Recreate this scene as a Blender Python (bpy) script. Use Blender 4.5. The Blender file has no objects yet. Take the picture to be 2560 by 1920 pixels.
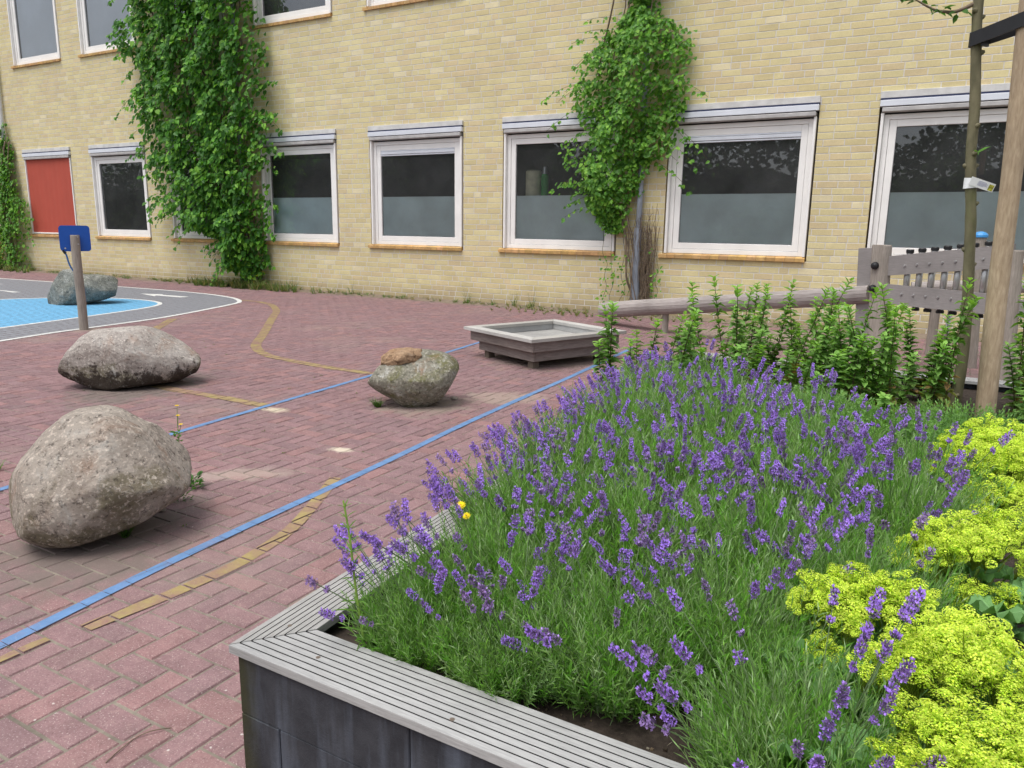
import bpy, math, random
from mathutils import Vector, Matrix, noise
R = math.radians
random.seed(7)
rnd = random.random
def U(a, b): return a + (b - a) * random.random()

sc = bpy.context.scene
col = sc.collection
# ------------------------------------------------------------------ camera, world, sun, exposure
cam = bpy.data.cameras.new('camera'); cam_o = bpy.data.objects.new('camera', cam); col.objects.link(cam_o)
CR = Vector((0.86433229, 0.50273608, 0.01364297)); CU = Vector((-0.11348355, 0.16853596, 0.97914101)); CF = Vector((-0.48995018, 0.84785144, -0.20272334))
mw = Matrix((CR, CU, -CF)).transposed().to_4x4(); mw.translation = Vector((0, 0, 1.55))
cam_o.matrix_world = mw
cam.sensor_width = 36; cam.lens = 26.78; cam.clip_start = 0.05; cam.clip_end = 2000
sc.camera = cam_o

w = bpy.data.worlds.new('World'); sc.world = w; w.use_nodes = True
nt = w.node_tree; nt.nodes.clear()
sky = nt.nodes.new('ShaderNodeTexSky'); sky.sky_type = 'NISHITA'; sky.sun_disc = False
SUN_EL, SUN_AZ = R(68), R(200)          # azimuth clockwise from +Y
sky.sun_elevation = SUN_EL; sky.sun_rotation = SUN_AZ
sky.air_density = 1.0; sky.dust_density = 4.0; sky.ozone_density = 1.0
hs = nt.nodes.new('ShaderNodeHueSaturation'); hs.inputs['Saturation'].default_value = 0.32
bg = nt.nodes.new('ShaderNodeBackground'); bg.inputs['Strength'].default_value = 0.15
out = nt.nodes.new('ShaderNodeOutputWorld')
nt.links.new(sky.outputs[0], hs.inputs['Color']); nt.links.new(hs.outputs[0], bg.inputs['Color']); nt.links.new(bg.outputs[0], out.inputs['Surface'])
sun = bpy.data.lights.new('sun', 'SUN'); sun_o = bpy.data.objects.new('sun', sun); col.objects.link(sun_o)
sun.energy = 1.1; sun.angle = R(35); sun.color = (1, .96, .9)
sd = Vector((math.sin(SUN_AZ) * math.cos(SUN_EL), math.cos(SUN_AZ) * math.cos(SUN_EL), math.sin(SUN_EL)))
sun_o.rotation_euler = sd.to_track_quat('Z', 'Y').to_euler()
sc.view_settings.view_transform = 'Standard'; sc.view_settings.look = 'None'
sc.view_settings.gamma = 1; sc.view_settings.exposure = 0.62
sc.render.resolution_x = 1024; sc.render.resolution_y = 768
sc.render.engine = 'CYCLES'

# ------------------------------------------------------------------ helpers
def tag(o, label=None, cat=None, group=None, kind=None):
    if label: o['label'] = label
    if cat: o['category'] = cat
    if group: o['group'] = group
    if kind: o['kind'] = kind
    return o
def empty(name, loc=(0, 0, 0), rz=0, **k):
    o = bpy.data.objects.new(name, None); col.objects.link(o); o.location = loc; o.rotation_euler = (0, 0, rz)
    o.empty_display_size = .1
    return tag(o, **k)
class MB:
    def __init__(s): s.v = []; s.f = []; s.m = []; s.c = []
    def face(s, pts, c=(1, 1, 1), m=0):
        n = len(s.v); s.v.extend([tuple(p) for p in pts]); s.f.append(tuple(range(n, n + len(pts)))); s.m.append(m); s.c.append(c)
    def poly(s, vs, fs, c=(1, 1, 1), m=0):
        n = len(s.v); s.v.extend([tuple(p) for p in vs])
        for f in fs: s.f.append(tuple(i + n for i in f)); s.m.append(m); s.c.append(c)
    def box(s, a, b, c=(1, 1, 1), m=0, bev=0.0, M=None):
        (x0, y0, z0), (x1, y1, z1) = a, b
        if bev <= 0:
            vs = [(x, y, z) for z in (z0, z1) for y in (y0, y1) for x in (x0, x1)]
            fs = [(0, 2, 3, 1), (4, 5, 7, 6), (0, 1, 5, 4), (2, 6, 7, 3), (0, 4, 6, 2), (1, 3, 7, 5)]
        else:
            e = bev; vs = []; X = (x0, x1); Y = (y0, y1); Z = (z0, z1); idx = {}
            for i in (0, 1):
                for j in (0, 1):
                    for k in (0, 1):
                        sx, sy, sz = (1 - 2 * i) * e, (1 - 2 * j) * e, (1 - 2 * k) * e
                        for ax, p in (('x', (X[i], Y[j] + sy, Z[k] + sz)), ('y', (X[i] + sx, Y[j], Z[k] + sz)), ('z', (X[i] + sx, Y[j] + sy, Z[k]))):
                            idx[(i, j, k, ax)] = len(vs); vs.append(p)
            g = lambda i, j, k, a: idx[(i, j, k, a)]
            fs = []
            for i in (0, 1):
                q = [g(i, 0, 0, 'x'), g(i, 1, 0, 'x'), g(i, 1, 1, 'x'), g(i, 0, 1, 'x')]; fs.append(q if i else q[::-1])
                q = [g(0, i, 0, 'y'), g(0, i, 1, 'y'), g(1, i, 1, 'y'), g(1, i, 0, 'y')]; fs.append(q if i else q[::-1])
                q = [g(0, 0, i, 'z'), g(1, 0, i, 'z'), g(1, 1, i, 'z'), g(0, 1, i, 'z')]; fs.append(q if i else q[::-1])
            for i in (0, 1):
                for j in (0, 1):
                    fs.append([g(i, j, 0, 'x'), g(i, j, 0, 'y'), g(i, j, 1, 'y'), g(i, j, 1, 'x')])
                    fs.append([g(i, 0, j, 'x'), g(i, 0, j, 'z'), g(i, 1, j, 'z'), g(i, 1, j, 'x')])
                    fs.append([g(0, i, j, 'y'), g(0, i, j, 'z'), g(1, i, j, 'z'), g(1, i, j, 'y')])
                    for k in (0, 1): fs.append([g(i, j, k, 'x'), g(i, j, k, 'y'), g(i, j, k, 'z')])
        if M is not None: vs = [M @ Vector(p) for p in vs]
        s.poly(vs, fs, c, m)
    def tube(s, pts, rad, n=6, c=(1, 1, 1), m=0, cap=True):
        pts = [Vector(p) for p in pts]
        if not hasattr(rad, '__len__'): rad = [rad] * len(pts)
        rings = []; up = None
        for i, p in enumerate(pts):
            d = (pts[min(i + 1, len(pts) - 1)] - pts[max(i - 1, 0)]).normalized()
            if up is None: up = d.orthogonal().normalized()
            up = (up - d * up.dot(d)); up = up.normalized() if up.length > 1e-6 else d.orthogonal().normalized()
            sd_ = d.cross(up)
            rings.append([p + (up * math.cos(2 * math.pi * k / n) + sd_ * math.sin(2 * math.pi * k / n)) * rad[i] for k in range(n)])
        vs = [q for r in rings for q in r]
        fs = [(i * n + k, i * n + (k + 1) % n, (i + 1) * n + (k + 1) % n, (i + 1) * n + k) for i in range(len(pts) - 1) for k in range(n)]
        if cap: fs += [tuple(range(n))[::-1], tuple(range((len(pts) - 1) * n, len(pts) * n))]
        s.poly(vs, fs, c, m)
    def leaf(s, p, d, nrm, L, W, c=(1, 1, 1), m=0, fold=.25, droop=.0, simple=False):
        side = d.cross(nrm)
        if side.length < 1e-5: side = d.orthogonal()
        side.normalize(); up = side.cross(d).normalized()
        tip = p + d * L - up * droop * L
        if simple:
            a = p + d * L * .45 + side * W * .5 + up * fold * W; b = p + d * L * .45 - side * W * .5 + up * fold * W
            s.poly([p, a, tip, b], [(0, 1, 2), (0, 2, 3)], c, m)
        else:
            q = p + d * L * .5 - up * droop * L * .3
            a1 = p + d * L * .22 + side * W * .46 + up * fold * W; a2 = q + d * L * .12 + side * W * .42 + up * fold * W
            b1 = p + d * L * .22 - side * W * .46 + up * fold * W; b2 = q + d * L * .12 - side * W * .42 + up * fold * W
            s.poly([p, a1, a2, tip, b2, b1, q], [(0, 1, 2, 6), (6, 2, 3), (0, 6, 4, 5), (6, 3, 4)], c, m)
    def build(s, name, mats, parent=None, smooth=False, **k):
        me = bpy.data.meshes.new(name); me.from_pydata(s.v, [], s.f)
        if not isinstance(mats, (list, tuple)): mats = [mats]
        for m_ in mats: me.materials.append(m_)
        if len(mats) > 1: me.polygons.foreach_set('material_index', s.m)
        at = me.attributes.new('Col', 'FLOAT_COLOR', 'FACE'); fl = []
        for c in s.c: fl.extend((c[0], c[1], c[2], 1.0))
        at.data.foreach_set('color', fl)
        if smooth: me.polygons.foreach_set('use_smooth', [True] * len(s.f))
        me.update()
        o = bpy.data.objects.new(name, me); col.objects.link(o); o.parent = parent
        return tag(o, **k)
def dup(o, parent=None):
    c = o.copy(); col.objects.link(c); c.parent = parent
    return c
def clip(poly, x0, y0, x1, y1):
    def cut(P, ins, inter):
        o_ = []
        for i in range(len(P)):
            a, b = P[i - 1], P[i]; ia, ib = ins(a), ins(b)
            if ib:
                if not ia: o_.append(inter(a, b))
                o_.append(b)
            elif ia: o_.append(inter(a, b))
        return o_
    def ix(x): return lambda a, b: (x, a[1] + (b[1] - a[1]) * (x - a[0]) / (b[0] - a[0]))
    def iy(y): return lambda a, b: (a[0] + (b[0] - a[0]) * (y - a[1]) / (b[1] - a[1]), y)
    for ins, it in ((lambda p: p[0] >= x0, ix(x0)), (lambda p: p[0] <= x1, ix(x1)), (lambda p: p[1] >= y0, iy(y0)), (lambda p: p[1] <= y1, iy(y1))):
        poly = cut(poly, ins, it)
        if len(poly) < 3: return None
    return poly
def catmull(P, n=6, closed=False):
    o_ = []; N = len(P)
    for i in range(N if closed else N - 1):
        p0, p1, p2, p3 = (P[(i - 1) % N] if closed or i else P[0]), P[i], P[(i + 1) % N], (P[(i + 2) % N] if closed or i + 2 < N else P[-1])
        for k in range(n):
            t = k / n
            o_.append(tuple(.5 * (2 * b + (c - a) * t + (2 * a - 5 * b + 4 * c - d) * t * t + (-a + 3 * b - 3 * c + d) * t ** 3) for a, b, c, d in zip(p0, p1, p2, p3)))
    if not closed: o_.append(tuple(P[-1]))
    return o_

# ------------------------------------------------------------------ materials
class NT:
    def __init__(s, name):
        s.mat = bpy.data.materials.new(name); s.mat.use_nodes = True; s.t = s.mat.node_tree; s.n = s.t.nodes; s.l = s.t.links
        s.n.clear(); s.out = s.n.new('ShaderNodeOutputMaterial')
    def new(s, t, **k):
        n = s.n.new(t)
        for a, b in k.items():
            if a in n.inputs.keys() if hasattr(n.inputs, 'keys') else False: s.set(n.inputs[a], b)
            else: setattr(n, a, b)
        return n
    def set(s, inp, v):
        if isinstance(v, bpy.types.NodeSocket): s.l.new(v, inp)
        else: inp.default_value = v
    def coord(s, kind='Object', scale=None):
        tc = s.n.new('ShaderNodeTexCoord'); o_ = tc.outputs[kind]
        if scale is not None:
            mp = s.n.new('ShaderNodeMapping'); s.l.new(o_, mp.inputs[0]); mp.inputs['Scale'].default_value = scale; o_ = mp.outputs[0]
        return o_
    def noise(s, scale, detail=4, rough=.55, vec=None, dist=0):
        n = s.n.new('ShaderNodeTexNoise'); n.inputs['Scale'].default_value = scale; n.inputs['Detail'].default_value = detail; n.inputs['Roughness'].default_value = rough
        n.inputs['Distortion'].default_value = dist
        s.l.new(vec if vec is not None else s.coord(), n.inputs['Vector']); return n.outputs['Fac']
    def ramp(s, fac, stops):
        n = s.n.new('ShaderNodeValToRGB'); s.l.new(fac, n.inputs[0]); e = n.color_ramp.elements
        while len(e) < len(stops): e.new(.5)
        for i, (p, c) in enumerate(stops):
            e[i].position = p; e[i].color = (c, c, c, 1) if not hasattr(c, '__len__') else (*c[:3], 1)
        return n.outputs[0]
    def mix(s, fac, a, b, mode='MIX'):
        n = s.n.new('ShaderNodeMix'); n.data_type = 'RGBA'; n.blend_type = mode
        for i, v in ((0, fac), (6, a), (7, b)):
            if isinstance(v, bpy.types.NodeSocket): s.l.new(v, n.inputs[i])
            elif i == 0: n.inputs[0].default_value = v
            else: n.inputs[i].default_value = (*v[:3], 1) if hasattr(v, '__len__') else (v, v, v, 1)
        return n.outputs[2]
    def attr(s, name='Col'):
        n = s.n.new('ShaderNodeAttribute'); n.attribute_name = name; return n.outputs['Color']
    def math(s, op, a, b=0.0):
        n = s.n.new('ShaderNodeMath'); n.operation = op
        for i, v in ((0, a), (1, b)):
            if isinstance(v, bpy.types.NodeSocket): s.l.new(v, n.inputs[i])
            else: n.inputs[i].default_value = v
        return n.outputs[0]
    def bump(s, h, strength=.3, dist=.01):
        n = s.n.new('ShaderNodeBump'); n.inputs['Strength'].default_value = strength; n.inputs['Distance'].default_value = dist
        s.l.new(h, n.inputs['Height']); return n.outputs[0]
    def princ(s, color, rough=.7, normal=None, metallic=0, spec=.5, **k):
        n = s.n.new('ShaderNodeBsdfPrincipled')
        def st(i, v):
            if isinstance(v, bpy.types.NodeSocket): s.l.new(v, n.inputs[i])
            elif i == 'Base Color': n.inputs[i].default_value = (*v[:3], 1)
            else: n.inputs[i].default_value = v
        st('Base Color', color); st('Roughness', rough); st('Metallic', metallic); st('Specular IOR Level', spec)
        if normal is not None: s.l.new(normal, n.inputs['Normal'])
        s.l.new(n.outputs[0], s.out.inputs[0]); return n
def simple(name, c, rough=.6, var=.15, scale=8, bump=0, metallic=0, spec=.4, attr=False):
    m = NT(name); f = m.noise(scale, 6)
    lo = tuple(x * (1 - var) for x in c); hi = tuple(min(1, x * (1 + var)) for x in c)
    cc = m.ramp(f, [(.3, lo), (.7, hi)])
    if attr: cc = m.mix(1, cc, m.attr(), 'MULTIPLY')
    nm = m.bump(m.noise(scale * 6, 5), bump, .005) if bump else None
    m.princ(cc, rough, nm, metallic, spec); return m.mat
def leafmat(name, trans=.42, rough=.5, spec=.35):
    m = NT(name); c = m.attr()
    v = m.noise(30, 2); c = m.mix(1, c, m.ramp(v, [(.3, .9), (.7, 1.2)]), 'MULTIPLY')
    p = m.princ(c, rough, None, 0, spec)
    t = m.n.new('ShaderNodeBsdfTranslucent'); m.l.new(m.mix(1, c, (1.2, 1.25, .5), 'MULTIPLY'), t.inputs[0])
    mx = m.n.new('ShaderNodeMixShader'); mx.inputs[0].default_value = trans
    m.l.new(p.outputs[0], mx.inputs[1]); m.l.new(t.outputs[0], mx.inputs[2]); m.l.new(mx.outputs[0], m.out.inputs[0]); return m.mat
M_leaf = leafmat('leaf')
M_petal = leafmat('petal', .3, .7, .2)
M_froth = leafmat('froth_petal', .5, .8, .1)

# places where grit and soil gather on the paving: x, y, radius across, radius along, turn, strength, colour
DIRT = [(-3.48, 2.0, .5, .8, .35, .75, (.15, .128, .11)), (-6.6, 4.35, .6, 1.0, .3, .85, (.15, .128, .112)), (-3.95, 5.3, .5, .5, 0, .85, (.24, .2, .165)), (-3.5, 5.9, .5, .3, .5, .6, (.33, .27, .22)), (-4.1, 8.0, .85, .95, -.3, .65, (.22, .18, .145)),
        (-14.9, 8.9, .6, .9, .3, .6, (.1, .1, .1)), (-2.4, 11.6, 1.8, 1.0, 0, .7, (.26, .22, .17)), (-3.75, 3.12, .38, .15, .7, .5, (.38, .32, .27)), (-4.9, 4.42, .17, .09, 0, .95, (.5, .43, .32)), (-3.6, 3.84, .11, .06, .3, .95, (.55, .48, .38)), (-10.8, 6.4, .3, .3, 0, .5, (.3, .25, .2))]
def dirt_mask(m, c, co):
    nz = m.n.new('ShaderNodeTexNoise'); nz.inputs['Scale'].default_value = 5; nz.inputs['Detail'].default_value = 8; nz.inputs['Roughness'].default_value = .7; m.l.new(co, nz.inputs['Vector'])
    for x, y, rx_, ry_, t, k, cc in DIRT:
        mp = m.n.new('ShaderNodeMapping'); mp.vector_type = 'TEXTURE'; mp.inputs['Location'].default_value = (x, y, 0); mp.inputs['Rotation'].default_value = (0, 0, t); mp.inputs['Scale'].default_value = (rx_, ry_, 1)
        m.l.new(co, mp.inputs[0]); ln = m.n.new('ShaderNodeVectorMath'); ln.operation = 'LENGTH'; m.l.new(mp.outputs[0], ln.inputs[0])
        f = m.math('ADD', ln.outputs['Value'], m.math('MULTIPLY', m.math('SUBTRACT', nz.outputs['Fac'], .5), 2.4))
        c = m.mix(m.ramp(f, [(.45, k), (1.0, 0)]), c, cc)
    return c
def mk_paver():
    m = NT('paver'); c = m.attr(); co = m.coord()
    c = m.mix(1, c, m.ramp(m.noise(9, 6, .65, co), [(.25, .78), (.75, 1.2)]), 'MULTIPLY')
    c = m.mix(m.ramp(m.noise(170, 3, .6, co), [(.585, 0), (.70, .7)]), c, (.52, .46, .43))
    c = m.mix(m.ramp(m.noise(85, 5, .75, co), [(.32, .6), (.46, 0)]), c, (.10, .055, .06))
    c = m.mix(m.ramp(m.noise(28, 6, .75, co), [(.54, 0), (.68, .5)]), c, (.36, .25, .23))
    vo = m.n.new('ShaderNodeTexVoronoi'); vo.inputs['Scale'].default_value = 14; m.l.new(co, vo.inputs['Vector'])
    sp = m.ramp(vo.outputs['Distance'], [(.03, .8), (.075, 0)])
    sp = m.mix(1, sp, m.ramp(m.noise(1.3, 3, .6, co), [(.5, 0), (.6, 1)]), 'MULTIPLY')
    c = m.mix(sp, c, (.62, .6, .56))
    # sandy dirt washed over the paving
    c = m.mix(m.ramp(m.noise(.8, 6, .65, co), [(.52, 0), (.78, .55)]), c, (.26, .21, .18))
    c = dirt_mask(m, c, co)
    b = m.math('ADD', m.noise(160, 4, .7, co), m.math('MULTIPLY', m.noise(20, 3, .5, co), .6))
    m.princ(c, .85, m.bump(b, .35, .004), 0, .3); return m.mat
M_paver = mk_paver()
def mk_sand(name, a, b_, sc_=30):
    m = NT(name); co = m.coord()
    c = m.ramp(m.noise(sc_, 8, .7, co), [(.25, a), (.75, b_)])
    m.princ(c, .95, m.bump(m.noise(sc_ * 4, 6, .7, co), .6, .006), 0, .2); return m.mat
M_joint = mk_sand('joint_sand', (.10, .088, .07), (.30, .265, .215), 9)
M_dirt = mk_sand('dirt', (.13, .10, .075), (.27, .22, .17), 14)
M_soil = mk_sand('soil', (.016, .012, .010), (.075, .058, .047), 34)

def mk_paint(name, c, wear=.35, under=(.24, .13, .125)):
    m = NT(name); co = m.coord()
    cc = m.mix(1, c, m.ramp(m.noise(12, 6, .6, co), [(.3, .82), (.7, 1.1)]), 'MULTIPLY')
    cc = m.mix(m.ramp(m.noise(5, 8, .72, co), [(.62 - wear * .35, 0), (.75 - wear * .2, wear * 1.6)]), cc, under)
    cc = m.mix(m.ramp(m.noise(150, 3, .6, co), [(.6, 0), (.75, .3)]), cc, (.5, .47, .43))
    m.princ(cc, .8, m.bump(m.noise(150, 4, .7, co), .3, .003), 0, .3); return m.mat
M_blue = mk_paint('blue_paint', (.12, .225, .41), .25)
M_yel = mk_paint('faded_yellow_paint', (.32, .25, .105), .6)
M_white = mk_paint('white_paint', (.62, .62, .60), .12, (.3, .3, .3))
M_grey = mk_paint('grey_paint', (.215, .22, .24), .15, (.27, .26, .26))
M_cyan = mk_paint('light_blue_paint', (.14, .38, .60), .2, (.2, .27, .36))

def mk_wall():
    m = NT('yellow_brick'); c = m.attr(); co = m.coord()
    c = m.mix(1, c, m.ramp(m.noise(3, 5, .6, m.coord('Object', (1, 1, 3))), [(.3, .93), (.7, 1.06)]), 'MULTIPLY')
    c = m.mix(1, c, m.ramp(m.noise(60, 4, .6, co), [(.3, .92), (.7, 1.06)]), 'MULTIPLY')
    c = m.mix(m.ramp(m.noise(.55, 7, .7, m.coord('Object', (1, 1, .45))), [(.56, 0), (.8, .4)]), c, (.36, .29, .19))
    # dirt splashed up on the lowest courses
    sx = m.n.new('ShaderNodeSeparateXYZ'); m.l.new(co, sx.inputs[0])
    z = m.math('ADD', sx.outputs[2], m.math('MULTIPLY', m.noise(3, 5, .6, co), .45))
    c = m.mix(m.ramp(z, [(.2, .75), (.62, 0)]), c, (.30, .23, .15))
    m.princ(c, .85, m.bump(m.noise(90, 4, .6, co), .25, .004), 0, .3); return m.mat
M_wall = mk_wall()
M_mortar = simple('mortar', (.60, .58, .55), .95, .12, 14, .2)
M_conc = simple('lintel_concrete', (.56, .56, .55), .85, .14, 6, .2)
M_frame = simple('white_frame', (.80, .79, .77), .45, .05, 3)
M_alu = simple('aluminium_box', (.66, .69, .75), .35, .05, 4, 0, .15)
M_dgrey = simple('grey_rubber', (.13, .13, .14), .6, .2, 9)
M_red = simple('red_screen', (.40, .07, .045), .8, .05, 2)
M_sill = simple('sill_brick', (.50, .31, .13), .8, .2, 12, .3, attr=True)
M_int = simple('interior', (.10, .10, .10), .9, .3, 1)
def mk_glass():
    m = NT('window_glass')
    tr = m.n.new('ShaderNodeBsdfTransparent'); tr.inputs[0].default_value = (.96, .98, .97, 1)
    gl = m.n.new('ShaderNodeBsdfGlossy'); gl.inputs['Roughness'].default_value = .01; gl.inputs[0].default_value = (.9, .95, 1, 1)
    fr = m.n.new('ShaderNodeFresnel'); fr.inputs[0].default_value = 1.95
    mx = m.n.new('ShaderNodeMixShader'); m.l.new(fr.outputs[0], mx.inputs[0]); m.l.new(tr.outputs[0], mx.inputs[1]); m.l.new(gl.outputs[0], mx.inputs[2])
    df = m.n.new('ShaderNodeBsdfDiffuse'); df.inputs[0].default_value = (.6, .62, .64, 1); m2_ = m.n.new('ShaderNodeMixShader')  # pale diffuse share mixed in, paints a reflective haze over the glass
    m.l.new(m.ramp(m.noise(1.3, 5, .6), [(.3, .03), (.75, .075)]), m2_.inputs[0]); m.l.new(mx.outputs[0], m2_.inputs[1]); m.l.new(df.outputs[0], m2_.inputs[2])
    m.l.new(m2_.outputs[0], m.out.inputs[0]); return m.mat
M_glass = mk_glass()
M_backing = simple('pale_backing', (.72, .74, .80), .7, .1, .8)
M_film = simple('frosted_film', (.78, .86, .86), .5, .12, 1.5)
def mk_wood(name, a, b_, stretch=(1, 14, 14), scale=6, bump=.4, rough=.8, attr=True):
    m = NT(name); v = m.coord('Object', stretch)
    c = m.ramp(m.noise(scale, 8, .65, v, .4), [(.25, a), (.75, b_)])
    c = m.mix(1, c, m.ramp(m.noise(2.2, 4), [(.3, .85), (.7, 1.12)]), 'MULTIPLY')
    if attr: c = m.mix(1, c, m.attr(), 'MULTIPLY')
    m.princ(c, rough, m.bump(m.noise(scale * 3, 6, .7, v), bump, .004), 0, .3); return m.mat
M_deckx = mk_wood('weathered_deck_x', (.27, .27, .265), (.45, .45, .445), (3, 40, 40))
M_decky = mk_wood('weathered_deck_y', (.23, .225, .215), (.40, .395, .38), (40, 3, 40))
M_woodz = mk_wood('weathered_post', (.20, .175, .15), (.37, .33, .29), (14, 14, 1.2))
M_woodx = mk_wood('weathered_beam', (.22, .19, .175), (.42, .385, .37), (1.2, 14, 14))
M_stake = mk_wood('stake_wood', (.27, .195, .125), (.52, .41, .29), (9, 9, 1.6), 7, .6)
M_brownx = mk_wood('brown_box_wood', (.14, .112, .10), (.29, .25, .23), (1.2, 1.2, 14))
M_panel = mk_wood('grey_play_board', (.21, .195, .19), (.30, .28, .275), (2, 2, 20))
def mk_block():
    m = NT('charcoal_block'); co = m.coord()
    c = m.ramp(m.noise(10, 8, .65, co), [(.3, (.022, .024, .03)), (.7, (.05, .053, .062))])
    st = m.noise(9, 5, .6, m.coord('Object', (1, 1, .12)))
    c = m.mix(m.ramp(st, [(.50, 0), (.72, .7)]), c, (.13, .155, .20))
    c = m.mix(m.ramp(m.noise(14, 5, .7, co), [(.70, 0), (.78, .5)]), c, (.3, .3, .3))
    sx = m.n.new('ShaderNodeSeparateXYZ'); m.l.new(co, sx.inputs[0])
    e = m.math('ADD', sx.outputs[0], m.math('MULTIPLY', m.noise(16, 6, .7, co), .09))
    c = m.mix(m.ramp(m.math('ADD', e, 1.56), [(.0, .85), (.07, 0)]), c, (.035, .035, .012))
    m.princ(c, .8, m.bump(m.noise(120, 5, .7, co), .5, .004), 0, .35); return m.mat
M_block = mk_block()
def mk_rock(name, a, b_, patches, dark, white, darkz=None, darkc=(.05, .043, .034), zmix=1.3):
    """patches: (noise scale, threshold, strength, colour, z weight)"""
    m = NT(name); co = m.coord(); sx = m.n.new('ShaderNodeSeparateXYZ'); m.l.new(co, sx.inputs[0]); Z = sx.outputs[2]
    c = m.ramp(m.noise(7, 8, .7, co), [(.32, a), (.68, b_)])
    for k, (sc_, th, st, pc, zw) in enumerate(patches):
        mp = m.n.new('ShaderNodeMapping'); mp.inputs['Location'].default_value = (k * 3.7, k * 1.3, k * 2.1); m.l.new(co, mp.inputs[0])
        f = m.math('ADD', m.noise(sc_, 9, .68, mp.outputs[0], .6), m.math('MULTIPLY', Z, zw))
        c = m.mix(m.ramp(f, [(th, 0), (th + .10, st)]), c, pc)
    c = m.mix(m.ramp(m.noise(32, 5, .75, co), [(.36, .8), (.46, 0)]), c, tuple(x * .3 for x in a))
    c = m.mix(m.ramp(m.noise(44, 4, .7, co), [(.54, 0), (.63, .65)]), c, tuple(min(1, x * 1.45) for x in b_))
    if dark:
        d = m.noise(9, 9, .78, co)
        if darkz is not None: d = m.math('ADD', m.math('MULTIPLY', d, .9), m.math('MULTIPLY', m.math('SUBTRACT', darkz, Z), zmix))  # dark blotches grow denser towards the bottom of the boulder
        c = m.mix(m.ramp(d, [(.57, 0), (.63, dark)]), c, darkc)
    if white: c = m.mix(m.ramp(m.noise(7, 9, .82, co, .8), [(.565, 0), (.62, white)]), c, (.66, .66, .62))
    b = m.math('ADD', m.noise(45, 7, .8, co), m.math('MULTIPLY', m.noise(9, 7, .65, co), 2.2))
    m.princ(c, .92, m.bump(b, 1.0, .03), 0, .2); return m.mat
M_steel = simple('brushed_steel', (.55, .55, .55), .42, .08, 20, 0, 1.0)
M_black = simple('black_rubber', (.012, .012, .014), .45, .3, 10)
M_bluepl = simple('blue_board', (.012, .085, .40), .35, .06, 4)
M_cord = simple('blue_cord', (.03, .14, .40), .5, .1, 9)
M_bark = simple('twig_bark', (.16, .12, .085), .85, .35, 20, .4)
def mk_trunk():
    m = NT('young_bark'); co = m.coord()
    c = m.ramp(m.noise(14, 7, .6, m.coord('Object', (1, 1, .4))), [(.3, (.085, .08, .045)), (.7, (.20, .18, .11))])
    c = m.mix(m.ramp(m.noise(5, 4, .6, co), [(.5, 0), (.7, .5)]), c, (.12, .14, .05))
    m.princ(c, .75, m.bump(m.noise(70, 5, .6, co), .4, .004), 0, .3); return m.mat
M_trunk = mk_trunk()
M_tagw = simple('plastic_label', (.78, .8, .82), .35, .04, 4)
M_tagp = simple('label_picture', (.42, .42, .06), .5, .7, 60)
M_ink = simple('label_ink', (.25, .27, .45), .5, .2, 60)
M_stem = simple('green_stem', (.16, .24, .08), .6, .2, 20, attr=True)
M_pipe = simple('pipe_grey', (.24, .27, .32), .45, .12, 3)
M_pipew = simple('pipe_white', (.6, .62, .64), .45, .08, 3)

# ------------------------------------------------------------------ ground and paving
D = 13.16
mb = MB(); mb.face([(-400, -400, -.0052), (400, -400, -.0052), (400, 400, -.0052), (-400, 400, -.0052)])
mb.build('ground', M_joint, kind='structure')
BL, BW = .2165, .10825
bricks = []
for i in range(-250, 30):
    for j in range(-4, 119):
        k = (i - j) % 4
        x = -2.357 - 2 * BW + i * BW; y = 1.292 + (j - 12) * BW
        if k == 0: r = (x, y, x + 2 * BW, y + BW)
        elif k == 3: r = (x, y, x + BW, y + 2 * BW)
        else: continue
        if r[3] > 12.98 or r[0] < -28.5: continue
        bricks.append(r)
G = .0042
def grow_grid(cell=1.0):
    g = {}
    for b in bricks:
        g.setdefault((int(b[0] // cell), int(b[1] // cell)), []).append(b)
    return g
BG = grow_grid()
mb = MB(); bz = {}
for b in bricks:
    x0, y0, x1, y1 = b
    z = U(-.0012, .0012); tx = U(-.0012, .0012); ty = U(-.0012, .0012)
    jx, jy = U(-.001, .001), U(-.001, .001)
    x0 += G + jx; y0 += G + jy; x1 -= G - jx; y1 -= G - jy
    e = .005
    def zz(a, b2): return z + tx * (1 if a else -1) + ty * (1 if b2 else -1)
    t = [(x0 + e, y0 + e, zz(0, 0)), (x1 - e, y0 + e, zz(1, 0)), (x1 - e, y1 - e, zz(1, 1)), (x0 + e, y1 - e, zz(0, 1))]
    q = [(x0, y0, zz(0, 0) - .0065), (x1, y0, zz(1, 0) - .0065), (x1, y1, zz(1, 1) - .0065), (x0, y1, zz(0, 1) - .0065)]
    u = rnd(); near = max(0, 1 - math.hypot(x0, y0) / 7)
    base = Vector((.205, .120, .126)) if u < .6 else Vector((.190, .116, .124)) if u < .85 else Vector((.23, .126, .125))
    base = base * U(.90, 1.12)
    s_ = .35 * near + .65 * max(0, (y0 - 12.3) / .7) * U(.3, 1)   # grit trodden over the row along the wall
    base = base.lerp(Vector((.31, .205, .198)) if y0 < 12 else Vector((.2, .16, .125)), min(.8, s_))
    mb.poly(t + q, [(0, 1, 2, 3), (0, 4, 5, 1), (1, 5, 6, 2), (2, 6, 7, 3), (3, 7, 4, 0)], tuple(base))
mb.build('paving', M_paver, kind='structure')
mb = MB(); n = 120
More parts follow.
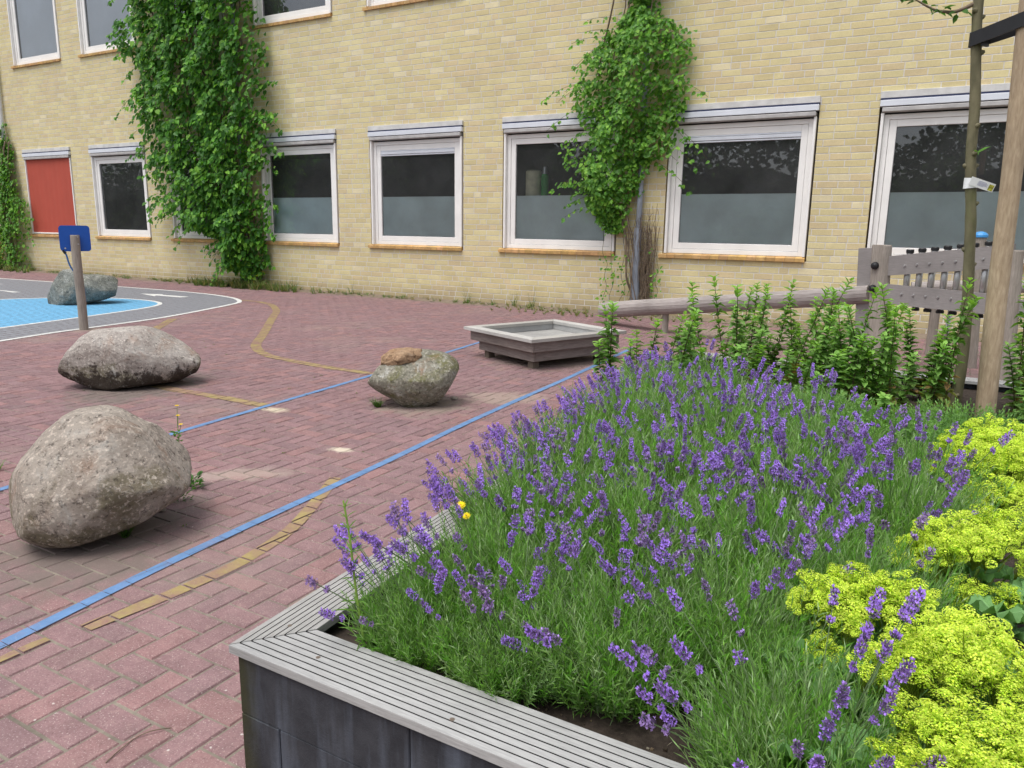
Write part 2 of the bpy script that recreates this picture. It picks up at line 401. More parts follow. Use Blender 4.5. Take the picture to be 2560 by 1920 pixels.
for k in range(n):
    x0 = -28.5 + k * 34 / n; x1 = -28.5 + (k + 1) * 34 / n
    f = lambda x: 12.80 + .05 * math.sin(x * 3.1) + .07 * noise.noise(Vector((x * 2.3, 0, 0)))
    mb.face([(x0, f(x0), .002), (x1, f(x1), .002), (x1, D + .02, .03), (x0, D + .02, .03)])
mb.build('dirt_strip', M_dirt, kind='structure')

def paint(name, polys, mat, z=.0045, grow=-.0055, keep=1.0):
    mb = MB()
    for poly in polys:
        xs = [p[0] for p in poly]; ys = [p[1] for p in poly]
        for ci in range(int((min(xs) - .25) // 1), int((max(xs) + .25) // 1) + 1):
            for cj in range(int((min(ys) - .25) // 1), int((max(ys) + .25) // 1) + 1):
                for b in BG.get((ci, cj), ()):
                    if b[0] > max(xs) or b[2] < min(xs) or b[1] > max(ys) or b[3] < min(ys): continue
                    if keep < 1 and (math.sin(b[0] * 91.7 + b[1] * 37.3) * 4375.5) % 1 > keep: continue
                    c = clip(list(poly), b[0] - grow, b[1] - grow, b[2] + grow, b[3] + grow)
                    if c: mb.face([(p[0], p[1], z) for p in c])
    # consistent upward facing
    me_o = mb.build(name, mat, kind='structure')
    return me_o
def strip(P, wd):
    o_ = []
    P = [Vector(p) for p in P]; N = []
    for i in range(len(P)):
        d = (P[min(i + 1, len(P) - 1)] - P[max(i - 1, 0)]).normalized(); N.append(Vector((-d.y, d.x)) * wd * .5)
    for i in range(len(P) - 1):
        o_.append([tuple(P[i] - N[i]), tuple(P[i + 1] - N[i + 1]), tuple(P[i + 1] + N[i + 1]), tuple(P[i] + N[i])])
    return o_
blue1 = [(-2.85, .5), (-2.916, 1.277), (-3.021, 2.175), (-3.151, 3.773), (-3.253, 4.765), (-3.32, 5.65), (-3.42, 7.2), (-3.6, 9.4)]
blue2 = [(-4.6, .8), (-4.70, 2.2), (-4.906, 3.376), (-5.027, 4.47), (-5.185, 6.014), (-5.40, 7.8), (-5.5, 8.56), (-5.7, 10.3)]
paint('blue_line', strip(catmull(blue1, 5), .058), M_blue, .0046, -.0014)
paint('blue_line', strip(catmull(blue2, 5), .056), M_blue, .0046, -.0014)
paint('yellow_line', strip(catmull([(-12.58, 10.65), (-12.23, 10.68), (-11.5, 10.45), (-10.57, 9.75), (-9.87, 9.02), (-8.45, 7.53), (-7.7, 6.73), (-7.06, 6.32), (-6.49, 6.2), (-5.83, 6.12), (-5.1, 6.12)], 5), .13), M_yel, .0034)
paint('yellow_line', strip([(-9.6, 6.5), (-10.09, 6.97), (-10.96, 7.92)], .14), M_yel, .0034)
paint('yellow_line', strip([(-6.6, 4.5), (-6.25, 4.47), (-5.62, 4.49), (-5.0, 4.48)], .13), M_yel, .0034, keep=.9)
paint('yellow_line', strip(catmull([(-2.74, .7), (-2.80, 1.28), (-2.78, 1.43), (-2.76, 1.63), (-2.735, 1.86), (-2.73, 2.15), (-2.75, 2.32), (-2.83, 2.63), (-3.01, 3.0), (-3.21, 3.37)], 4), .075), M_yel, .0034, keep=.92)
outer = catmull([(-26, 10.4), (-23.5, 10.7), (-21.2, 10.9), (-19.0, 11.05), (-17.1, 11.15), (-15.6, 11.2), (-14.3, 11.15), (-13.4, 10.98), (-12.8, 10.75), (-12.25, 10.35), (-11.95, 9.8), (-11.7, 9.2), (-11.42, 8.5), (-11.16, 7.7), (-11.0, 6.8), (-10.85, 5.9), (-10.6, 5.0), (-10.3, 3.6)], 5)
inner = catmull([(-16.4, 4.6), (-16.6, 6.5), (-16.2, 8.0), (-15.6, 8.9), (-14.9, 9.35), (-14.2, 9.5), (-13.6, 9.45), (-13.1, 9.2), (-12.75, 8.7), (-12.5, 8.0), (-12.3, 7.3), (-12.1, 6.5), (-11.9, 5.7), (-11.6, 4.6)], 5)
paint('grey_area', [[(-26, 3.6)] + outer], M_grey, .0034)
paint('light_blue_area', [inner], M_cyan, .0046)
paint('white_border', strip(outer, .09), M_white, .0058, -.002)
paint('white_border', strip(inner, .08), M_white, .0058, -.002)
paint('white_arrow', [[(-15.35, 10.33), (-14.85, 10.52), (-14.75, 10.44), (-13.95, 10.5), (-13.98, 10.3), (-14.7, 10.26), (-14.6, 10.14)], [(-18.8, 9.0), (-17.6, 8.86), (-17.55, 9.0)], [(-21.2, 9.9), (-20.3, 9.75), (-20.0, 9.9)]], M_white, .0046, -.002)

def blob(cx, cy, rx, ry, seed, n=26, rot=0):
    P = []
    for k in range(n):
        a = 2 * math.pi * k / n; r = 1 + .35 * noise.noise(Vector((math.cos(a) * 1.4 + seed, math.sin(a) * 1.4, seed)))+.12*noise.noise(Vector((math.cos(a) * 5 + seed, math.sin(a) * 5, seed)))
        x, y = rx * r * math.cos(a), ry * r * math.sin(a); P.append((cx + x * math.cos(rot) - y * math.sin(rot), cy + x * math.sin(rot) + y * math.cos(rot)))
    return P
# ------------------------------------------------------------------ school building
bld = empty('school_building', (-11, D, 0), label='two storey yellow brick school building with rows of white framed windows', cat='building')
def B(mb, name, mats, parent=bld, **k):
    o = mb.build(name, mats, parent, **k)
    o.matrix_parent_inverse = Matrix.Translation((11, -D, 0)) if parent is bld else Matrix.Identity(4)
    return o
WX = [-24.63, -21.27, -17.93, -14.57, -11.22, -7.88, -4.57, -1.30, 2.05]
WW = 2.42
cols = [(x, x + WW) for x in WX]
XL, XR, ZT = -29.5, 6.0, 8.82
openings = [(a, b, 1.05, 3.57) for a, b in cols] + [(a, b, 5.88, 8.4) for a, b in cols]
mb = MB(); CH = .105
pal = [(.61, .535, .30), (.585, .50, .27), (.63, .56, .32), (.57, .485, .265), (.60, .50, .30), (.635, .565, .31), (.585, .475, .29)]
for r in range(int(ZT / CH)):
    z0, z1 = r * CH, (r + 1) * CH; zm = (z0 + z1) / 2
    cuts = sorted((a, b) for a, b, c, d in openings if c < zm < d)
    x = XL - U(0, .3)
    while x < XR:
        L = .311 if rnd() < .74 else .155
        a, b = x + .006, x + L - .006; x += L
        segs = [(a, b)]
        for ca, cb in cuts:
            ns = []
            for s0, s1 in segs:
                if s1 <= ca or s0 >= cb: ns.append((s0, s1)); continue
                if s0 < ca: ns.append((s0, ca))
                if s1 > cb: ns.append((cb, s1))
            segs = ns
        c = random.choice(pal); k = U(.95, 1.05)
        if rnd() < .04: c = (.69, .62, .42)
        c = tuple((v * .68 + w_ * .32) * k for v, w_ in zip(c, (.605, .52, .295)))
        for s0, s1 in segs:
            if s1 - s0 < .02: continue
            zb, zt = z0 + .006, z1 - .006; e = .003; yo = D + U(-.001, .001)
            mb.poly([(s0 + e, yo, zb + e), (s1 - e, yo, zb + e), (s1 - e, yo, zt - e), (s0 + e, yo, zt - e), (s0, yo + .004, zb), (s1, yo + .004, zb), (s1, yo + .004, zt), (s0, yo + .004, zt)],
                    [(0, 1, 2, 3), (0, 4, 5, 1), (1, 5, 6, 2), (2, 6, 7, 3), (3, 7, 4, 0)], c)
# mortar bed and reveals
ym = D + .0035
def rect(x0, x1, z0, z1): mb.face([(x0, ym, z0), (x1, ym, z0), (x1, ym, z1), (x0, ym, z1)], m=1)
for z0, z1 in ((-.1, 1.05), (3.57, 5.88), (8.4, ZT)): rect(XL, XR, z0, z1)
for z0, z1 in ((1.05, 3.57), (5.88, 8.4)):
    ed = [XL] + [v for c in cols for v in c] + [XR]
    for k in range(0, len(ed), 2): rect(ed[k], ed[k + 1], z0, z1)
for a, b, z0, z1 in openings:
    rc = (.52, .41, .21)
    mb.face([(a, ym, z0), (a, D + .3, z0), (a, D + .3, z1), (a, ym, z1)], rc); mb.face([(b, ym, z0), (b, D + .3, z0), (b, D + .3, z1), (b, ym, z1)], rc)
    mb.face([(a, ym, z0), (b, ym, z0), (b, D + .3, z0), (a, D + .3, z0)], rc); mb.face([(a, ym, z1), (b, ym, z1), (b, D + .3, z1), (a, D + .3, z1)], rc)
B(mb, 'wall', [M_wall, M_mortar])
mb = MB()
for z0, z1 in ((-.05, 3.62), (4.0, 8.8)):
    x0, x1, y0, y1 = XL, XR, D + .3, D + 6
    mb.poly([(x0, y0, z0), (x1, y0, z0), (x1, y1, z0), (x0, y1, z0), (x0, y0, z1), (x1, y0, z1), (x1, y1, z1), (x0, y1, z1)], [(0, 1, 2, 3), (4, 5, 6, 7), (2, 3, 7, 6), (0, 3, 7, 4), (1, 2, 6, 5)])
for k in range(len(ed) // 2):
    a, b = ed[2 * k], ed[2 * k + 1]
    mb.box((a - .001, D + .301, -.05), (b + .001, D + .32, 3.6)); mb.box((a - .001, D + .301, 4.0), (b + .001, D + .32, 8.7))
mb.box((XL, D + .301, 3.6), (XR, D + .32, 5.85)); mb.box((XL, D + .301, -.05), (XR, D + .32, 1.0))
B(mb, 'interior', M_int)
mb = MB(); mb.box((XL - .2, D - .25, ZT), (XR + .2, D + 9, ZT + .25), bev=.02); mb.box((XL, D + .01, 8.5), (XL + .3, D + 9, ZT)); mb.box((XR - .3, D + .01, 8.5), (XR, D + 9, ZT))
B(mb, 'roof', M_conc)

def window(i, a, zb, upper=False):
    """frame bottom at zb, opening zb-.08 .. zb+2.44"""
    b = a + WW; fa, fb = a + .03, b - .03; top = zb + 2.14
    mb = MB(); y = D
    # fixed outer frame behind the awning rails
    fw = .075; y0, y1 = y + .05, y + .13
    mb.box((fa + .045, y0, zb), (fa + .045 + fw, y1, top), bev=.004); mb.box((fb - .045 - fw, y0, zb), (fb - .045, y1, top), bev=.004)
    mb.box((fa + .045 + fw, y0 + .002, zb), (fb - .045 - fw, y1, zb + fw), bev=.004); mb.box((fa + .045 + fw, y0 + .002, top - fw), (fb - .045 - fw, y1, top), bev=.004)
    w_ = mb.build('window', M_frame, bld); w_.matrix_parent_inverse = Matrix.Translation((11, -D, 0))
    mb = MB(); sa, sb = fa + .045 + fw + .004, fb - .045 - fw - .004; s0, s1 = zb + fw + .004, top - fw - .004; sw = .10
    for q in (((sa, y + .062, s0), (sa + sw, y + .125, s1)), ((sb - sw, y + .062, s0), (sb, y + .125, s1)), ((sa + sw, y + .064, s0), (sb - sw, y + .125, s0 + sw)), ((sa + sw, y + .064, s1 - sw), (sb - sw, y + .125, s1))): mb.box(*q, bev=.004)
    mb.build('sash', M_frame, w_)
    ga, gb, g0, g1 = sa + sw, sb - sw, s0 + sw, s1 - sw
    grille = i in (4, 6) and not upper
    if grille:
        m2 = MB(); m2.box((ga, y + .068, g1 - .02), (gb, y + .12, g1)); m2.box((ga, y + .058, g1 - .085), (gb, y + .12, g1 - .026), bev=.006); m2.box((ga, y + .068, g1 - .115), (gb, y + .12, g1 - .091), bev=.003)
        m2.build('ventilation_grille', M_alu, w_); g1 -= .115
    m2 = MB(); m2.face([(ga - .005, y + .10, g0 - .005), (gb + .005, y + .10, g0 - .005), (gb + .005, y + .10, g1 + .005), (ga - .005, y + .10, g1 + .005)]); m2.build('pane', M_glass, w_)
    m2 = MB(); 
    for q in (((ga, y + .09, g0), (ga + .008, y + .099, g1)), ((gb - .008, y + .09, g0), (gb, y + .099, g1)), ((ga + .008, y + .09, g0), (gb - .008, y + .099, g0 + .008)), ((ga + .008, y + .09, g1 - .008), (gb - .008, y + .099, g1))): m2.box(*q)
    m2.build('gasket', M_dgrey, w_)
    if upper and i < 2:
        m2 = MB(); m2.face([(ga - .004, y + .135, g0 - .004), (gb + .004, y + .135, g0 - .004), (gb + .004, y + .135, g1 + .004), (ga - .004, y + .135, g1 + .004)]); m2.build('pale_backing_sheet', M_backing, w_)  # pale sheet added behind the pane to brighten it like reflected sky
    if not upper and i >= 3:
        m2 = MB(); m2.face([(ga - .004, y + .108, g0 - .004), (gb + .004, y + .108, g0 - .004), (gb + .004, y + .108, 2.135), (ga - .004, y + .108, 2.135)]); m2.build('frosted_film', M_film, w_)
    # sunshade rails and cassette
    m2 = MB()
    for xa in (fa, fb - .042):
        m2 = MB(); m2.box((xa, y - .018, zb - .005), (xa + .042, y + .10, top + .02), bev=.005); m2.build('guide_rail', M_frame, w_)
    m2 = MB(); m2.box((a + .005, y - .06, zb + 2.245), (b - .005, y + .05, zb + 2.335), bev=.005)
    m2.build('awning_cassette', M_alu, w_)
    m2 = MB(); m2.box((fa + .01, y - .06, zb + 2.165), (fb - .01, y + .12, zb + 2.232), bev=.01); m2.box((a + .008, y - .046, zb + 2.337), (b - .008, y + .05, zb + 2.361), (.06, .08, .22)); m2.build('cassette_slot', M_dgrey if 0 else simple('slot_grey%d' % 0, (.40, .39, .385), .6, attr=True) if i == 0 and not upper else bpy.data.materials['slot_grey0'], w_)
    m2 = MB(); m2.box((a, y - .04, zb + 2.363), (b, y + .2, zb + 2.462), bev=.004); m2.build('lintel', M_conc, w_)
    # brick-on-edge sill
    m2 = MB(); n_ = 15 if not upper else 15; x = a - .06; step = (b - .02 - (a - .06)) / 16
    for k in range(16):
        c = U(.85, 1.15); c = (c, c * U(.95, 1.05), c * U(.85, 1.1))
        xa, xb = x + k * step + .003, x + (k + 1) * step - .003
        vs = [(xx, yy, zz) for xx in (xa, xb) for yy, zz in ((y - .055, zb - .028), (y + .055, zb - .003), (y + .055, zb - .08), (y - .052, zb - .085))]
        m2.poly(vs, [(3, 2, 1, 0), (4, 5, 6, 7), (0, 1, 5, 4), (3, 0, 4, 7), (2, 3, 7, 6), (1, 2, 6, 5)], c)
    m2.box((a - .055, y - .046, zb - .08), (b - .025, y + .05, zb - .035), (.6, .6, .6)); m2.build('sill', M_sill, w_)
    if i == 0 and not upper:
        m2 = MB(); nx = 60
        for k in range(nx):
            x0 = fa + .045 + (fb - fa - .09) * k / nx; x1 = fa + .045 + (fb - fa - .09) * (k + 1) / nx
            f_ = lambda x: y + .012 + .003 * math.sin(x * 25)
            m2.face([(x0, f_(x0), zb + .05), (x1, f_(x1), zb + .05), (x1, f_(x1), top + .03), (x0, f_(x0), top + .03)])
        m2.build('sunscreen', M_red, w_, label='lowered red fabric sunscreen')
        m2 = MB(); m2.box((fa + .045, y - .005, zb + .01), (fb - .045, y + .03, zb + .05), bev=.004); m2.build('screen_bar', M_frame, w_)
for up in (False, True):
    for i, (a, b) in enumerate(cols): window(i, a, 5.96 if up else 1.13, up)
def pipe(name, x, z0, z1, r, mat):
    mb = MB(); mb.tube([(x, D - .09, z0), (x, D - .09, z1)], r, 14, cap=True)
    for z in (.5, 2.2, 4.0, 5.8, 7.6):
        if z0 < z < z1: mb.tube([(x, D - .09, z - .02), (x, D - .09, z + .02)], r + .007, 14); mb.box((x - .015, D - .06, z - .015), (x + .015, D + .01, z + .015))
    o = B(mb, name, mat, smooth=False); return o
pipe('drainpipe', -5.0, 0, 8.8, .05, M_pipe); pipe('drainpipe', -15.1, 0, 8.8, .05, M_pipe); pipe('drainpipe', -25.45, 2.4, 8.8, .06, M_pipew)
mb = MB(); mb.tube([(-5.0, D - .10, 0), (-5.02, D - .1, .9), (-5.0, D - .1, 1.55)], [.085, .078, .07], 16, cap=True); B(mb, 'pipe_sleeve', M_pipe)

# things seen through the sixth window
o = empty('storage_canister', (-7.42, D + .42, 2.13), label='cream canister standing behind the glass beside the green bottle', cat='canister')
mb = MB(); mb.tube([(0, 0, 0), (0, 0, .02), (0, 0, .46), (0, 0, .48)], [.15, .155, .155, .15], 28); mb.build('body', simple('cream', (.85, .83, .62), .5), o)
mb = MB(); mb.tube([(0, 0, .48), (0, 0, .50)], [.15, .13], 28); mb.build('lid', simple('cream_lid', (.5, .48, .36), .5), o)
o = empty('green_bottle', (-7.16, D + .40, 2.13), label='green bottle with grey cap behind the glass beside the cream canister', cat='bottle')
mb = MB(); mb.tube([(0, 0, 0), (0, 0, .38), (0, 0, .42)], [.075, .075, .055], 20); mb.build('body', simple('bottle_green', (.05, .42, .08), .3), o)
mb = MB(); mb.tube([(0, 0, .42), (0, 0, .55), (0, 0, .57)], [.05, .04, .02], 20); mb.build('cap', simple('bottle_cap', (.4, .42, .45), .3, metallic=.5), o)
mb = MB(); mb.box((-11.0, D + .32, 2.08), (-5.0, D + .62, 2.13), bev=.005); tag(mb.build('window_shelf', M_int), 'dark shelf inside behind the frosted windows', 'shelf')

# ------------------------------------------------------------------ planter
ZP = .40
A0 = Vector((-1.637, 1.277)); d2 = Vector((-.0735, .9973)).normalized()
FY1 = 7.12; PXR = 1.08
pl = empty('planter', (-1.637, 1.277, 0), label='raised planter of charcoal blocks capped with grooved grey decking boards', cat='planter')
PI = Matrix.Translation((1.637, -1.277, 0))
Lc = A0 + d2 * ((FY1 - A0.y) / d2.y)
O = [A0, Vector((PXR, 1.277)), Vector((PXR, FY1)), Lc]                       # outer corners
I = [Vector((-1.487, 1.464)), Vector((PXR - .18, 1.464)), Vector((PXR - .18, FY1 - .18)), Lc + Vector((.163, -.18))]
def deck(p0, q0, p1, q1, name, mat):
    """p outer edge, q inner edge; 8 ridges separated by grooves"""
    mb = MB(); nr = 8; th = .024; prof = []
    for k in range(nr):
        a, b = k / nr + (.0075 if k else 0), (k + 1) / nr - (.0075 if k < nr - 1 else 0)
        ch = .0035
        if k: prof.append((a - .0, ZP - .009))
        prof += [(a + ch, ZP), (b - ch, ZP)]
        if k < nr - 1: prof.append((b, ZP - .009))
    prof = [(0, ZP - th), (0, ZP - .002)] + prof + [(1, ZP - .002), (1, ZP - th)]
    N = 40
    ends = []
    for j in range(N + 1):
        t = j / N; P = p0.lerp(p1, t); Q = q0.lerp(q1, t)
        ends.append([(P.lerp(Q, s_).x, P.lerp(Q, s_).y, z + .0005 * noise.noise(Vector((s_ * 9, t * 30, 3)))) for s_, z in prof])
    npf = len(prof)
    vs = [v for e in ends for v in e]; n0 = len(mb.v); mb.v.extend(vs)
    for j in range(N):
        for k in range(npf):
            k2 = (k + 1) % npf
            mb.f.append((n0 + j * npf + k, n0 + j * npf + k2, n0 + (j + 1) * npf + k2, n0 + (j + 1) * npf + k)); mb.m.append(0)
            g = (k < npf - 1 and (prof[k][1] < ZP - .005 or prof[k2][1] < ZP - .005) and 1 < k < npf - 3)
            mb.c.append((.06, .055, .055) if g else (1, 1, 1))  # groove faces coloured near black, their shade painted in
    mb.f.append(tuple(range(n0, n0 + npf))); mb.m.append(0); mb.c.append((1, 1, 1))
    mb.f.append(tuple(range(n0 + N * npf, n0 + (N + 1) * npf))); mb.m.append(0); mb.c.append((1, 1, 1))
    o = mb.build(name, mat, pl); o.matrix_parent_inverse = PI; return o
gp = Vector((.0012, -.0012))
f0, fi = O[0] + Vector((.001, 0)), I[0] + Vector((.002, 0))
board_f = deck(f0, fi, O[1] + Vector((-.003, 0)), I[1] + Vector((-.003, 0)), 'cap_board', M_deckx)
board_l = deck(O[0] + d2 * .004, I[0] + d2 * .004 + Vector((-.002, 0)), O[3] - d2 * .003, I[3] - d2 * .003, 'cap_board', M_decky)
deck(O[3] + Vector((.003, 0)), I[3] + Vector((.003, 0)), O[2] + Vector((-.003, 0)), I[2] + Vector((-.003, 0)), 'cap_board', M_deckx)
deck(O[1] + Vector((0, .003)), I[1] + Vector((0, .003)), O[2] + Vector((0, -.003)), I[2] + Vector((0, -.003)), 'cap_board', M_decky)
for par, pts in ((board_f, [(-1.38, 1.36), (-.92, 1.33), (-.35, 1.37), (.3, 1.36)]), (board_l, [(-1.57, 1.44), (-1.60, 2.1), (-1.62, 2.9), (-1.72, 3.7)])):
    for x, y in pts:
        mb = MB(); mb.tube([(x, y, ZP - .004), (x, y, ZP + .0008)], [.0065, .0065], 12, c=(.45, .3, .2)); mb.tube([(x, y, ZP), (x, y, ZP + .0014)], [.003, .003], 8)
        o = mb.build('screw', simple('screw', (.25, .2, .16), .4, metallic=.6) if 'screw' not in bpy.data.materials else bpy.data.materials['screw'], par)
# block wall
def blockwall(p0, p1, thick, nrm, first):
    L = (p1 - p0).length; d = (p1 - p0).normalized()
    M_ = Matrix(((d.x, nrm.x, 0, p0.x), (d.y, nrm.y, 0, p0.y), (0, 0, 1, 0), (0, 0, 0, 1)))
    for r, (z0, z1) in enumerate(((-.02, .19), (.191, ZP - .025))):
        x = -first[r]
        while x < L:
            a, b = max(0, x), min(L, x + .6); x += .6
            if b - a > .02: mbw.box((a + .0015, U(-.001, .001), z0), (b - .0015, thick, z1), bev=.003, M=M_)
mbw = MB()
W0 = O[0] + Vector((.02, .012)); W1 = O[3] + Vector((.02, -.02)); W2 = O[2] + Vector((-.02, -.02)); W3 = O[1] + Vector((-.02, .012))
blockwall(W0, W3, .10, Vector((0, 1)), (.45, 0))
dl = (W1 - W0).normalized()
blockwall(W0 + dl * .102, W1 - dl * .102, .10, Vector((dl.y, -dl.x)), (.1, .4))
blockwall(W1, W2, .10, Vector((0, -1)), (.3, 0))
blockwall(W3 + Vector((0, .102)), W2 - Vector((0, .102)), .10, Vector((-1, 0)), (.3, 0))
o = mbw.build('block_wall', M_block, pl); o.matrix_parent_inverse = PI
# soil
mb = MB(); nx, ny = 70, 110; x0, x1, y0, y1 = -1.98, PXR - .1, 1.36, FY1 - .1
def soilz(x, y): return .325 + .018 * noise.noise(Vector((x * 3, y * 3, 0))) + .01 * noise.noise(Vector((x * 14, y * 14, 1))) + .005 * noise.noise(Vector((x * 45, y * 45, 1)))
vs = []
for j in range(ny + 1):
    y = y0 + (y1 - y0) * j / ny; xl = A0.x + .10 + d2.x * (y - A0.y)
    for i in range(nx + 1):
        x = xl + (x1 - xl) * i / nx; vs.append((x, y, soilz(x, y)))
mb.poly(vs, [(j * (nx + 1) + i, j * (nx + 1) + i + 1, (j + 1) * (nx + 1) + i + 1, (j + 1) * (nx + 1) + i) for j in range(ny) for i in range(nx)])
mb.build('soil', M_soil, smooth=True, kind='structure')
mb = MB()
for k in range(1300):
    x, y = U(-1.4, .5), 1.44 + rnd() ** 2 * 1.1; z = soilz(x, y); s_ = U(.001, .004); c = random.choice([(.2, .15, .1), (.12, .09, .07), (.3, .27, .22), (.06, .045, .035)])
    if rnd() < .35: mb.leaf(Vector((x, y, z + .003)), Vector((U(-1, 1), U(-1, 1), U(0, .3))).normalized(), Vector((0, 0, 1)), U(.01, .03), U(.001, .003), c, simple=True)
    else: mb.box((x - s_, y - s_, z - s_), (x + s_ * U(.6, 1.6), y + s_ * U(.6, 1.6), z + s_), c)
mb.build('soil_crumbs', M_leaf, kind='stuff', label='dry crumbs and plant bits on the dark planter soil', cat='litter')

# ------------------------------------------------------------------ boulders
def boulder(name, label, sil, c0, pxm, cosv, zscale, depth, loc, az, mat, seed, rough=.03, dents=()):
    """sil: outline seen from the playground side, real size after scaling; depth: half depth"""
    P = [((x - c0[0]) / pxm * cosv, -(y - c0[1]) / pxm * zscale) for x, y in sil]
    P = catmull(P, 5, True); tab = [0] * 360
    pol = sorted((math.atan2(y, x) % (2 * math.pi), math.hypot(x, y)) for x, y in P)
    def rad(a):
        a %= 2 * math.pi
        for i in range(len(pol)):
            if pol[i][0] >= a: break
        else: i = 0
        a1, r1 = pol[i]; a0, r0 = pol[i - 1]; da = (a1 - a0) % (2 * math.pi) or 1e-6
        return r0 + (r1 - r0) * (((a - a0) % (2 * math.pi)) / da)
    tab = [rad(math.radians(k)) for k in range(361)]
    import bmesh
    bm = bmesh.new(); bmesh.ops.create_icosphere(bm, subdivisions=6, radius=1)
    for v in bm.verts:
        x, y, z = v.co; a = math.degrees(math.atan2(z, x)) % 360; i = int(a); f = a - i
        r = tab[i] * (1 - f) + tab[i + 1] * f
        s_ = (max(0, 1 - y * y)) ** (.42 if z > 0 else .42 - .17 * min(1, -z * 1.6))
        yy = depth * (1 if y > 0 else -1) * abs(y) ** .92
        p = Vector((r * s_ * math.cos(math.radians(a)), yy, r * s_ * math.sin(math.radians(a))))
        q = p * 3 + Vector((seed, seed * 2, 0))
        n_ = noise.noise(q) * 1.6 + noise.noise(q * 2.3) * .8 + noise.noise(q * 6) * .3 + noise.noise(q * 17) * .12 + noise.noise(q * 40) * .06
        # broken facets
        cell = noise.cell_vector(q * .8)
        ridge = (1 - abs(noise.noise(q * 1.6)) * 2) ** 3
        p = p * (1 + rough * n_ + rough * .5 * ridge + .006 * noise.noise(q * 70))
        for dc, dr, dd in dents:
            t = (p - Vector(dc)).length / dr
            if t < 1: p -= p.normalized() * dd * (1 - t * t) ** 2
        v.co = p
    rs = random.Random(seed)
    for k in range(8 if seed in (3, 21) else 13):   # broken flat faces, mostly turned up and sideways
        n_ = Vector((rs.uniform(-1, 1), rs.uniform(-1, .6), rs.uniform(-.5, 1))).normalized(); d_ = max(v.co.dot(n_) for v in bm.verts) * rs.uniform(.80, .93)
        for v in bm.verts:
            t = v.co.dot(n_) - d_
            if t > 0: v.co -= n_ * (t * (.86 - .1 * noise.noise(v.co * 9)))
    me = bpy.data.meshes.new(name); bm.to_mesh(me); bm.free(); me.materials.append(mat); me.polygons.foreach_set('use_smooth', [True] * len(me.polygons))
    o = bpy.data.objects.new(name, me); col.objects.link(o); o.location = loc; o.rotation_euler = (0, 0, az)
    return tag(o, label, 'boulder', 'boulders lying on the school paving')
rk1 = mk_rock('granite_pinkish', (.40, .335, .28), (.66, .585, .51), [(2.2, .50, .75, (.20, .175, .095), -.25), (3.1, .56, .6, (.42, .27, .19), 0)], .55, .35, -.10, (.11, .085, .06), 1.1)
rk2 = mk_rock('granite_pale_black_mottled', (.40, .345, .31), (.60, .555, .51), [(2.6, .56, .6, (.45, .30, .22), .2), (2.4, .52, .8, (.20, .18, .105), -1.0)], .92, .5, .05, (.05, .036, .03), 1.0)
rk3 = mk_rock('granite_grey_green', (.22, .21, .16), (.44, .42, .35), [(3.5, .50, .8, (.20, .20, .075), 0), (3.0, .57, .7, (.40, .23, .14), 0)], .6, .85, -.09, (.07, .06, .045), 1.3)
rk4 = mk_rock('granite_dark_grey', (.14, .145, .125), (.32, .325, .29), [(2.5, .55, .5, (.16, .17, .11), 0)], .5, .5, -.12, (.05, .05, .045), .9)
rk5 = mk_rock('granite_orange', (.36, .22, .13), (.52, .36, .23), [(5, .5, .5, (.45, .25, .12), 0)], .3, .15)
s1 = [(95, 790), (130, 660), (210, 530), (380, 350), (560, 215), (700, 188), (840, 190), (960, 240), (1080, 320), (1180, 380), (1240, 440), (1340, 540), (1400, 610), (1415, 700), (1385, 820), (1300, 900), (1100, 1000), (900, 1070), (650, 1130), (450, 1165), (330, 1150), (200, 1080), (120, 960)]
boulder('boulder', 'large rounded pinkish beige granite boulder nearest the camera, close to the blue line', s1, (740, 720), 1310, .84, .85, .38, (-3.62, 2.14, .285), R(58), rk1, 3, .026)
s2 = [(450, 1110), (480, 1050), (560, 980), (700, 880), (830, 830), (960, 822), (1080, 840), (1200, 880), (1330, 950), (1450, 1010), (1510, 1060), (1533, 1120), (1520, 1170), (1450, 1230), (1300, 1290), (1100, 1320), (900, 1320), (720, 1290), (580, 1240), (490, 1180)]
boulder('boulder', 'flat boulder with pale top and black mottled sides, in front of the blue board post', s2, (990, 1080), 730, .865, .92, .40, (-6.8, 4.42, .265), R(56), rk2, 11, .03)
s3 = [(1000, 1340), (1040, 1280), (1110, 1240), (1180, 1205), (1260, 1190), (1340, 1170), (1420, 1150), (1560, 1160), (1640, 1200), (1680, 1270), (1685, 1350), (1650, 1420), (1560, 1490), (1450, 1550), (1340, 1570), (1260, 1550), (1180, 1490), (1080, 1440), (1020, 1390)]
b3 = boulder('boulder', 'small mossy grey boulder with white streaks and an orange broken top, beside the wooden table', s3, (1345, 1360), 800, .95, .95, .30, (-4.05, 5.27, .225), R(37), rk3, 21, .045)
def lump(parent, mat, c, rx, ry, rz_, seed):
    import bmesh
    bm = bmesh.new(); bmesh.ops.create_icosphere(bm, subdivisions=4, radius=1)
    for v in bm.verts:
        q = v.co * 1.7 + Vector((seed, 0, 0)); k = 1 + .22 * noise.noise(q) + .1 * noise.noise(q * 3) + .04 * noise.noise(q * 9)
        x, y, z = v.co * k; x = max(min(x, .93), -.93); z = min(z, .8); v.co = (c[0] + x * rx, c[1] + y * ry, c[2] + z * rz_ + x * .02)
    me = bpy.data.meshes.new('broken_crust'); bm.to_mesh(me); bm.free(); me.materials.append(mat); me.polygons.foreach_set('use_smooth', [True] * len(me.polygons))
    o = bpy.data.objects.new('broken_crust', me); col.objects.link(o); o.parent = parent; o['label'] = 'orange brown broken crust'; return o
lump(b3, rk5, (-.10, -.02, .19), .19, .17, .085, 4)
